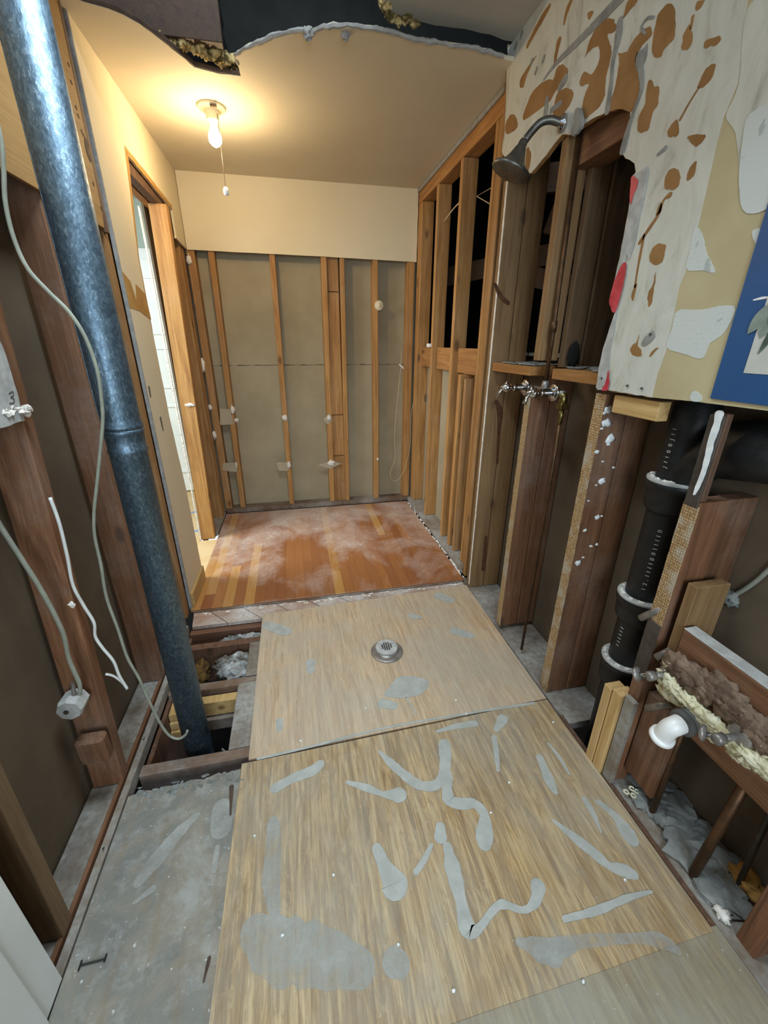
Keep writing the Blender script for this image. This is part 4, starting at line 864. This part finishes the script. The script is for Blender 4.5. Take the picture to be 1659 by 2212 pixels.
G().box(.982, 1.018, 1.413, 1.447, 1.158, 1.178).obj('hex_nut', 'brass', va)
sp = empty('supply_pipe', (1.0, 1.43, 0), 'thin greenish supply pipe dropping from the valve to the wall plate', 'pipe')
G().tube([(1.0, 1.43, 1.16), (1.0, 1.43, .9), (.995, 1.43, .0)], .0065, 12).obj('pipe', 'copper', sp, True)
G().tube([(1.0, 1.43, 1.16), (1.0, 1.43, 1.10)], .009, 12).obj('sleeve', 'brass', sp, True)
bar('wood_block', 'short fresh pine block under the edge of the plaster wall', 'block', .972, 1.01, .965, 1.14, 1.19, 1.243, 'new_wood_y')

#@@STACK
# ================================================================== black soil stack
PX_, PY_ = 1.082, .95; PR = .056; HR = .074
st = empty('soil_stack', (PX_, PY_, -.5), 'black cast iron soil stack standing in the open right wall', 'soil pipe')
G().lathe((PX_, PY_, -.5), (0, 0, 1), [(0, PR), (1.6, PR), (1.9, PR)], 48).obj('pipe', 'iron', st, True)
def hub(z, h, name='hub'):
    hb = G().lathe((PX_, PY_, z-h), (0, 0, 1), [(0, PR+.001), (.015, PR+.012), (.03, HR-.003), (h-.03, HR-.002), (h-.025, HR+.003), (h-.004, HR+.004), (h, HR+.0)], 48).obj(name, 'iron', st, True)
    G().lathe((PX_, PY_, z-.003), (0, 0, 1), [(0, HR+.003), (.006, HR+.003), (.008, HR-.002), (.008, PR)], 48).obj('hub_rim', 'hub_rim', hb)
hub(1.02, .10); hub(.62, .10); hub(.355, .11)
g = G()
for zc, sd in ((1.025, 0), (.625, 1), (.36, 2)):
    for i in range(14):
        a = math.pi+random.uniform(-1.2, 1.3); g.blob((PX_+math.cos(a)*(HR-.008), PY_+math.sin(a)*(HR-.008), zc), (.006, .006, .005), .7, 3, 1, i+sd)
g.obj('plaster_crumb', 'compound', st)['kind'] = 'stuff'
# horizontal branch (wye)
G().tube([(PX_, PY_, .98), (PX_, PY_-.03, 1.05), (PX_+.004, PY_-.09, 1.12), (PX_+.006, PY_-.18, 1.155), (PX_+.006, .30, 1.165)], .054, 40).obj('branch_pipe', 'iron', st, True)
G().tube([(PX_+.005, .865, 1.13), (PX_+.006, .85, 1.133), (PX_+.006, .70, 1.16), (PX_+.006, .68, 1.162)], [.056, .074, .074, .06], 40).obj('branch_hub', 'iron', st, True)
# raised lettering
def ptext(s_, size, z0, ang, name='raised_lettering'):
    cu = bpy.data.curves.new('tx', 'FONT'); cu.body = s_; cu.size = size; cu.space_character = 2.3; cu.extrude = .0012
    to = bpy.data.objects.new('tx', cu); COL.objects.link(to); bpy.context.view_layer.update()
    me = bpy.data.meshes.new_from_object(to); vs = [v.co.copy() for v in me.vertices]; fs = [tuple(p.vertices) for p in me.polygons]
    bpy.data.objects.remove(to)
    out = []
    for v in vs:
        a = ang-v.y/PR; r = PR+.0008+v.z
        out.append(Vector((PX_+math.cos(a)*r, PY_+math.sin(a)*r, z0+v.x)))
    link(name, out, fs, 'hub_rim', st)
ptext('12.IIII00IIII0', .016, .665, math.radians(222))
ptext('IIIIII', .016, .425, math.radians(192))
ptext('JII00JII', .016, 1.06, math.radians(186))
# near mesh stud and its metal plates
ns = rs('near right stud with mesh-marked edge, metal plates and white caulk', .775, .815, -.02, 1.02, 'stud_red', XR, 1.07)
G().box(XR, XR+.018, .775, .815, 1.022, 1.24).obj('notched_top', 'stud_dark', ns)
ns['category'] = 'wall stud'
G().sheet(rag([(.773, .60), (.817, .60), (.817, 1.01), (.773, 1.01)], .02, .002), 0, XR-.003, .0025).obj('mesh_marked_edge', 'lath', ns)
G().box(XR-.005, XR-.001, .772, .818, .44, .645).obj('metal_strap', 'plate_metal', ns)
G().box(XR-.005, XR-.001, .776, .815, 1.005, 1.235).obj('metal_strap', 'plate_metal', ns)
g = G(); stroke(g, [(1552, 895, 16), (1546, 920, 14), (1534, 955, 14), (1530, 975, 12), (1518, 1020, 9), (1506, 1050, 7), (1498, 1068, 3)], 0, XR-.009, .005); g.obj('white_caulk', 'paint_white', ns)
rs('board doubled behind the near mesh-marked stud', .78, .82, -.02, 1.02, 'stud_red', 1.075, 1.168)
bar('cut_board', 'short dusty-topped board nailed beside the near stud', 'board', .992, 1.10, .725, .755, .5, .80, 'stud_pale')
cable('old_cable', [(1675, 1215), (1640, 1250), (1605, 1275), (1575, 1290)], (0, 1.165), .006, 'grey_cable', 'old grey cable sagging on the wall panel at the right edge')
top('cobweb_clump', G().blob(at(1578, 1292, 0, 1.16), (.012, .02, .022), .9, 3, 3, 2), 'debris', 'dusty clump at the end of the old cable', 'dust clump', smooth=True)
# sistered pine pieces
bar('pine_cleat', 'fresh pine cleat at the foot of the soil stack, left one', 'cleat', .942, 1.0, .845, .876, -.02, .34, 'new_wood')
bar('pine_cleat', 'fresh pine cleat at the foot of the soil stack, right one', 'cleat', .945, 1.0, .806, .842, -.02, .35, 'new_wood')
bar('worn_cleat', 'worn mesh-marked wood strip beside the pine cleats', 'cleat', .955, .972, .765, .803, -.02, .36, 'dusty_y')
rs('dark stud behind the pine cleats beside the sink drain', .775, .822, -.02, .44, 'stud_red', 1.002-.03, 1.07, 'wall_stud') if False else None
# blocking boards for the sink rough-in
bar('blocking_board', 'upper crosswise board with pale dusty top above the sink valves', 'blocking', XR+.002, 1.016, .05, .715, .56, .68, 'stud_red_y')
bar('dust_cap', 'layer of pale dust on the upper crosswise board', 'dust', XR+.002, 1.016, .05, .715, .681, .684, 'hub_rim')
bar('blocking_board', 'lower crosswise board carrying the sink valves', 'blocking', 1.02, 1.06, .05, .76, .36, .5, 'stud_red_y')
bar('backing_board', 'reddish upright board behind the sink drain elbow', 'board', 1.0, 1.04, .66, .77, .06, .40, 'stud_red')
K = lambda p: crop(p, 1300, 1380, 4.621)
g = G(); random.seed(11)
for i in range(26):
    f = i/25; g.blob((.962, .685-f*.245, .575+.018*math.sin(f*3.1)+random.uniform(-.012, .012)), (.013, .03+.02*random.random(), .02+.022*random.random()), .7, 2.6, 3, i)
top('plaster_chunk', g, 'fibre', 'ragged brown old plaster clinging above the spray foam', 'plaster', smooth=True)
g = G()
for i in range(34):
    f = i/33; g.blob((.955, .70-f*.30, .525-.01*math.sin(f*3.1)+random.uniform(-.008, .008)), (.014, .02+.025*random.random(), .009+.014*random.random()), .8, 2.6, 3, i)
for i, (a, b, r) in enumerate(((700, 260, .02), (660, 560, .018), (620, 520, .016), (740, 600, .018), (1100, 930, .026), (1060, 860, .02), (1330, 1160, .014), (1400, 1200, .014), (1600, 1100, .02), (1640, 1050, .02), (1600, 960, .016))):
    q = K([(a, b)])[0]; g.blob(at(q[0], q[1], 0, .965), (r*.7, r*1.3, r*.8), .5, 2.5, 3, i+70)
top('spray_foam', g, 'foam', 'cream spray foam bead wrapped around the sink pipe stubs', 'spray foam', smooth=True)
# sink valves
def stopvalve(c, hx, hy, lab):
    c = Vector(c); v = empty('stop_valve', c, lab, 'stop valve')
    G().lathe(c, (-1, 0, 0), [(0, .028), (.003, .029), (.008, .022), (.01, .01)], 28).obj('escutcheon', 'old_metal', v, True)
    e = c+Vector((-.055, hx*.25, hy*.25))
    G().tube([c, e], .0085, 14).lathe(e+Vector((.012, 0, 0)), (-1, 0, 0), [(0, .013), (.02, .014), (.024, .01)], 14).obj('body', 'old_metal', v, True)
    k = e+Vector((-.01, hx, hy)); G().tube([e, k], [.008, .006], 12).obj('stem', 'chrome', v, True)
    dd_ = (k-e).normalized(); G().lathe(k, dd_, [(0, .008), (.003, .019), (.008, .02), (.012, .015), (.013, 0)], 20).obj('handle', 'old_metal', v, True)
stopvalve(at(1447, 1455, 0, .965), .025, -.015, 'tarnished stop valve above the white drain elbow')
stopvalve(at(1600, 1590, 0, .955), .02, -.006, 'tarnished stop valve right of the white drain elbow')
q = at(1515, 1545, 0, .985)
dn = empty('sink_drain', q, 'grey drain stub with a white plastic elbow pointing down', 'drain')
e1 = at(1478, 1560, 0, .93); G().tube([q, e1], .031, 28).obj('drain_stub', 'abs_grey', dn, True)
d_ = (e1-q).normalized(); G().lathe(e1-d_*.004, d_, [(0, .033), (.005, .034), (.014, .034), (.018, .03)], 28).obj('rubber_collar', 'abs_grey', dn, True)
e2 = e1+d_*.03; e3 = e2+Vector((-.008, .014, -.05))
G().tube([Vector(a) for a in cat_rom([e1, e2, e2+Vector((-.008, .006, -.016)), e3], 5)], .0235, 24).obj('elbow', 'white', dn, True)
dd_ = Vector((-.0, .25, -1)).normalized(); G().lathe(e3-dd_*.004, dd_, [(0, .024), (.002, .030), (.012, .031), (.016, .028), (.016, 0)], 28).obj('elbow_collar', 'white', dn, True)
# grey pipe stubs behind
for (a, b, c_, d2, lab) in ((1384, 1335, 1440, 1310, 'dull grey screw stub beside the strap, above the upper stop valve'), (1398, 1530, 1450, 1520, 'dull grey stub pipe left of the drain elbow'), (1418, 1420, 1450, 1405, 'dull grey stub just above the upper stop valve')):
    top('pipe_stub', G().tube([at(a, b, 0, .965), at(c_, d2, 0, .985)], .0105, 14), 'old_metal', lab, 'pipe stub', smooth=True)
# vertical pipes
top('water_pipe', G().tube([(1.03, .665, .45), (1.022, .655, .0)], .0105, 14), 'copper', 'dark water pipe rising from the rubble under the white elbow', 'pipe', smooth=True)
top('water_pipe', G().tube([(1.06, .50, .42), (1.0, .487, .0)], .0125, 14), 'copper', 'dark water pipe rising from the rubble below the right stop valve', 'pipe', smooth=True)
top('water_pipe', G().tube([(1.08, .45, .42), (1.10, .44, .0)], .007, 12), 'plate_metal', 'thin dark pipe behind the right water pipe', 'pipe', smooth=True)
# rubble
bar('bottom_plate', 'bottom plate under the rubble at the lower right', 'plate', .968, 1.168, -.2, .86, -.06, -.012, 'dusty_y')
g = G(); random.seed(21)
for i in range(34): g.blob((random.uniform(1.02, 1.15), random.uniform(.42, .75), -.002), (random.uniform(.02, .05), random.uniform(.02, .06), .014), .7, 2.5, 2, i)
setp(g.obj('rubble', 'debris'), 'grey plaster rubble heaped on the plate at the lower right', 'rubble', None, 'stuff')
top('insulation_scrap', G().blob((1.12, .43, .02), (.03, .045, .02), .7, 2, 3, 5), 'tan_paint', 'tan scrap lying in the rubble at the lower right', 'scrap', smooth=True)
top('foam_crumb', G().blob((1.0, .40, .0), (.016, .02, .01), .8, 3, 3, 5), 'compound', 'white plaster crumb at the foot of the lower right stud', 'crumb', smooth=True)
for k, (a, b, wl_) in enumerate(((1352, 1713, 'leftmost'), (1364, 1706, 'topmost'), (1367, 1721, 'lowest'), (1374, 1712, 'rightmost'))):
    p = at(a, b, 2, .0); ring = [p+Vector((math.cos(2*math.pi*i/14)*.007, math.sin(2*math.pi*i/14)*.007, .006)) for i in range(15)]
    top('tile_spacer', G().tube(ring, .003, 6), 'foam', wl_+' of the four small cream rings lying on the rubble near the plywood edge', 'spacer', 'cream rings on the rubble', True)
rs('reddish stud at the bottom right corner of the view', .315, .36, -.02, .60, 'stud_red', 1.0, 1.09)
bar('edge_strip', 'brown wood strip between the plywood and the right wall', 'strip', .953, .967, -.3, 1.05, -.03, -.004, 'stud_dark')
# poster
ps = empty('wall_poster', (XP-.004, .5, 1.272), 'blue bordered botanical poster on the cream wall at the right edge', 'poster')
G().box(XP-.0055, XP-.0022, .22, .812, 1.272, 1.98, bev=0).obj('blue_border', 'blue', ps)
pic = G().box(XP-.0068, XP-.0056, .28, .753, 1.332, 1.92, bev=0).obj('picture', 'poster_paper', ps)
def leaf(mt, c, a, L, w):
    g = G(); pts = []
    for k in range(9):
        t_ = k/8; pts.append((t_*L, w*math.sin(math.pi*t_)**.8))
    pts += [(x, -y) for x, y in pts[::-1][1:-1]]
    g.sheet([(c[0]+x*math.cos(a)-y*math.sin(a), c[1]+x*math.sin(a)+y*math.cos(a)) for x, y in pts], 0, XP-.0078-.0001*(len(pic.children) % 5), .0009); g.obj('leaf', mt, pic)
random.seed(4)
g, g2 = 'leaf_dark', 'leaf_grey'
for i in range(16): leaf(g if i % 2 else g2, (random.uniform(.40, .64), random.uniform(1.42, 1.8)), random.uniform(0, 6.3), random.uniform(.05, .1), random.uniform(.008, .016))
leaf(g2, (.742, 1.40), math.radians(100), .07, .017); leaf(g2, (.735, 1.47), math.radians(-60), .07, .014); leaf(g, (.735, 1.37), math.radians(110), .10, .008); leaf(g, (.715, 1.40), math.radians(70), .07, .009)
g = G(); stroke(g, [(1628, 648, 3), (1645, 644, 5), (1662, 642, 3)], 0, XP-.0066, .0008); g.obj('scratch', 'white', ps)
# little white crumbs scattered on the plywood
crumbs = [(1060, 1755), (1007, 1542), (550, 1805), (1100, 1690), (985, 1512), (1195, 1560), (790, 1530), (650, 1600), (610, 2020), (860, 2040), (720, 1890), (980, 2140), (1350, 1900), (1260, 2120)]
where = ['beside the bend of the long winding adhesive trail', 'on the sheet joint, right of its middle', 'on the grey-brown left edge of the near sheet', 'just above the long winding adhesive trail', 'on the drain sheet just above the joint', 'near the right end of the sheet joint', 'on the drain sheet below the drain', 'on the joint at its left part', 'in the hazy lower left of the near sheet', 'below the round adhesive spot at the lower middle', 'left of the pear-shaped adhesive spot', 'at the bottom middle near the dark speck', 'near the right ends of the adhesive trails', 'on the dull sheet at the lower right']
for k, (a, b) in enumerate(crumbs):
    p = at(a, b, 2, .0015); top('plaster_crumb', G().blob(p, (.0045, .004, .003), .6, 3, 2, k), 'paint_white', 'tiny white plaster crumb '+where[k], 'crumb', 'white crumbs on the plywood', True)
# dark knots and drips on the knotty post
kp_ = [q for q in bpy.data.objects if q.get('label', '').startswith('tall knotty')][0]
for s_ in ([(1070, 615, 6), (1082, 640, 9), (1098, 655, 8)], [(1072, 868, 8), (1080, 890, 12), (1078, 930, 7), (1074, 1000, 5)], [(1050, 1160, 6), (1044, 1230, 9)]):
    g = G(); stroke(g, s_, 1, 2.0288, .001, 3); g.obj('dark_knot', 'knot', kp_)
top('dark_plug', G().blob((1.085, 1.535, 1.345), (.022, .022, .05), .3, 3, 3, 3), 'felt', 'black plug stuffed beside the riser pipe above the fire block', 'plug', smooth=True)
